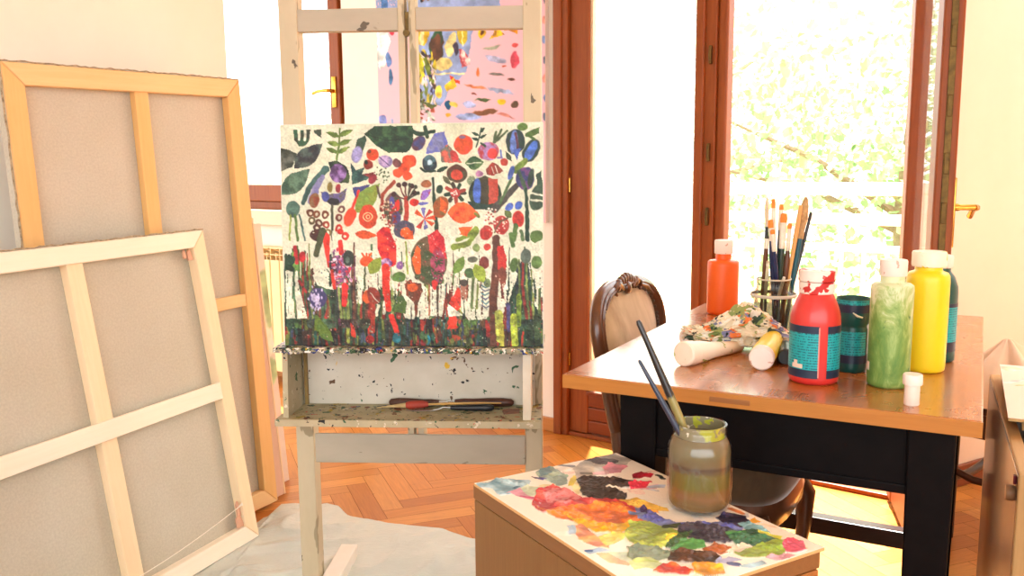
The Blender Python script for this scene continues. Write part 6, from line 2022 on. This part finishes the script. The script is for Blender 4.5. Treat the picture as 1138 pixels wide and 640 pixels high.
st = thing('stool', 'dark wooden stool behind the back right corner of the table, half hidden', 'stool', (1.60, 2.71, 0), R(40))
dk = wood('dark_stool_wood', (70, 42, 28), (48, 28, 20), 0, 6, 14, .35)
dkv = wood('dark_stool_leg', (66, 40, 28), (46, 28, 20), 2, 6, 14, .35)
bm = newbm(); b2(bm, -.17, .17, -.14, .14, .425, .45, .008); obj('seat', bm, dk, st)
for y0, y1 in ((-.125, -.105), (.105, .125)):
    bm = newbm(); b2(bm, -.135, .135, y0, y1, .345, .424, .003); obj('seat_rail', bm, dk, st)
    bm = newbm(); tube(bm, [(-.14, (y0+y1)/2, .20), (-.07, (y0+y1)/2-.0, .188), (0, (y0+y1)/2, .184), (.07, (y0+y1)/2, .188), (.14, (y0+y1)/2, .20)], .013, 10); obj('stretcher', bm, dk, st, True)
for sx in (-1, 1):
    bm = newbm(); b2(bm, sx*.145-.01, sx*.145+.01, -.104, .104, .345, .424, .003); obj('seat_rail', bm, dk, st)
    bm = newbm(); tube(bm, [(sx*.15, -.11, .225), (sx*.15, -.05, .208), (sx*.15, .05, .208), (sx*.15, .11, .225)], .012, 10); obj('stretcher', bm, dk, st, True)
    for sy in (-1, 1):
        bm = newbm(); tube(bm, [(sx*.15, sy*.115, 0), (sx*.15, sy*.115, .424)], [.015, .019], 10); obj('leg', bm, dkv, st, True, 50)

def clothbag():
    nx, ny = 60, 36
    P = np.zeros((ny, nx, 3))
    top = Vector((1.565, 2.71, .65))
    for j in range(ny):
        for i in range(nx):
            a = 2*PI*i/(nx-1); v = j/(ny-1)
            fold = 1+.24*math.sin(a*5+1.2+v*1.5)+.12*math.sin(a*9+2)
            rr = (.008+.17*v**1.25)*fold
            z = top.z-(top.z-.452)*(v**1.25)
            sx = 1.15
            P[j, i] = (top.x+rr*math.cos(a)*sx, top.y+rr*math.sin(a)*.8, z+.012*math.sin(a*4+v*5)*v*(1-v)*2)
            if j == ny-1: P[j, i, 2] = .4515
    P[0, :, :] = np.array(top)
    o = gridmesh('cloth_bag', nx, ny, P, plain('beige_cotton', (230, 208, 184), (214, 190, 164), 8, .9, spec=.1, bump=.15, bscale=400))
    tag(o, 'beige cotton cloth heaped on the stool behind the paint chest', 'cloth')
clothbag()

# ------------------------------------------------------------------ daylight
w = bpy.data.worlds.new('world')
bpy.context.scene.world = w
w.use_nodes = True
nt = w.node_tree
bg = nt.nodes['Background']
tc = nt.nodes.new('ShaderNodeTexCoord')
sp = nt.nodes.new('ShaderNodeSeparateXYZ')
nt.links.new(tc.outputs['Generated'], sp.inputs[0])
rp = nt.nodes.new('ShaderNodeValToRGB')
e = rp.color_ramp.elements
e[0].position, e[0].color = .46, (.48, .49, .46, 1)
e[1].position, e[1].color = .52, (.955, .985, 1, 1)
mr = nt.nodes.new('ShaderNodeMapRange')
mr.inputs[1].default_value = -1; mr.inputs[2].default_value = 1
nt.links.new(sp.outputs[2], mr.inputs[0])
nt.links.new(mr.outputs[0], rp.inputs[0])
nt.links.new(rp.outputs[0], bg.inputs['Color'])
bg.inputs['Strength'].default_value = 2.5

sd = bpy.data.lights.new('sun', 'SUN')
sd.energy = 16
sd.angle = R(2)
sd.color = (1, .95, .86)
so = bpy.data.objects.new('sun', sd)
C.objects.link(so)
el, az = R(67), WY+PI/2+PI+R(25)     # travels into the room through the door
dirv = Vector((math.cos(az)*math.cos(el), math.sin(az)*math.cos(el), -math.sin(el)))
so.rotation_euler = dirv.to_track_quat('-Z', 'Y').to_euler()

vs = bpy.context.scene.view_settings
vs.view_transform = 'Standard'
vs.look = 'None'
vs.exposure = 1.08
vs.gamma = 1
vs.use_curve_mapping = False
cy = bpy.context.scene.cycles
cy.max_bounces = 10
cy.diffuse_bounces = 6
cy.transparent_max_bounces = 16
cy.caustics_reflective = False
cy.caustics_refractive = False
cy.sample_clamp_indirect = 6
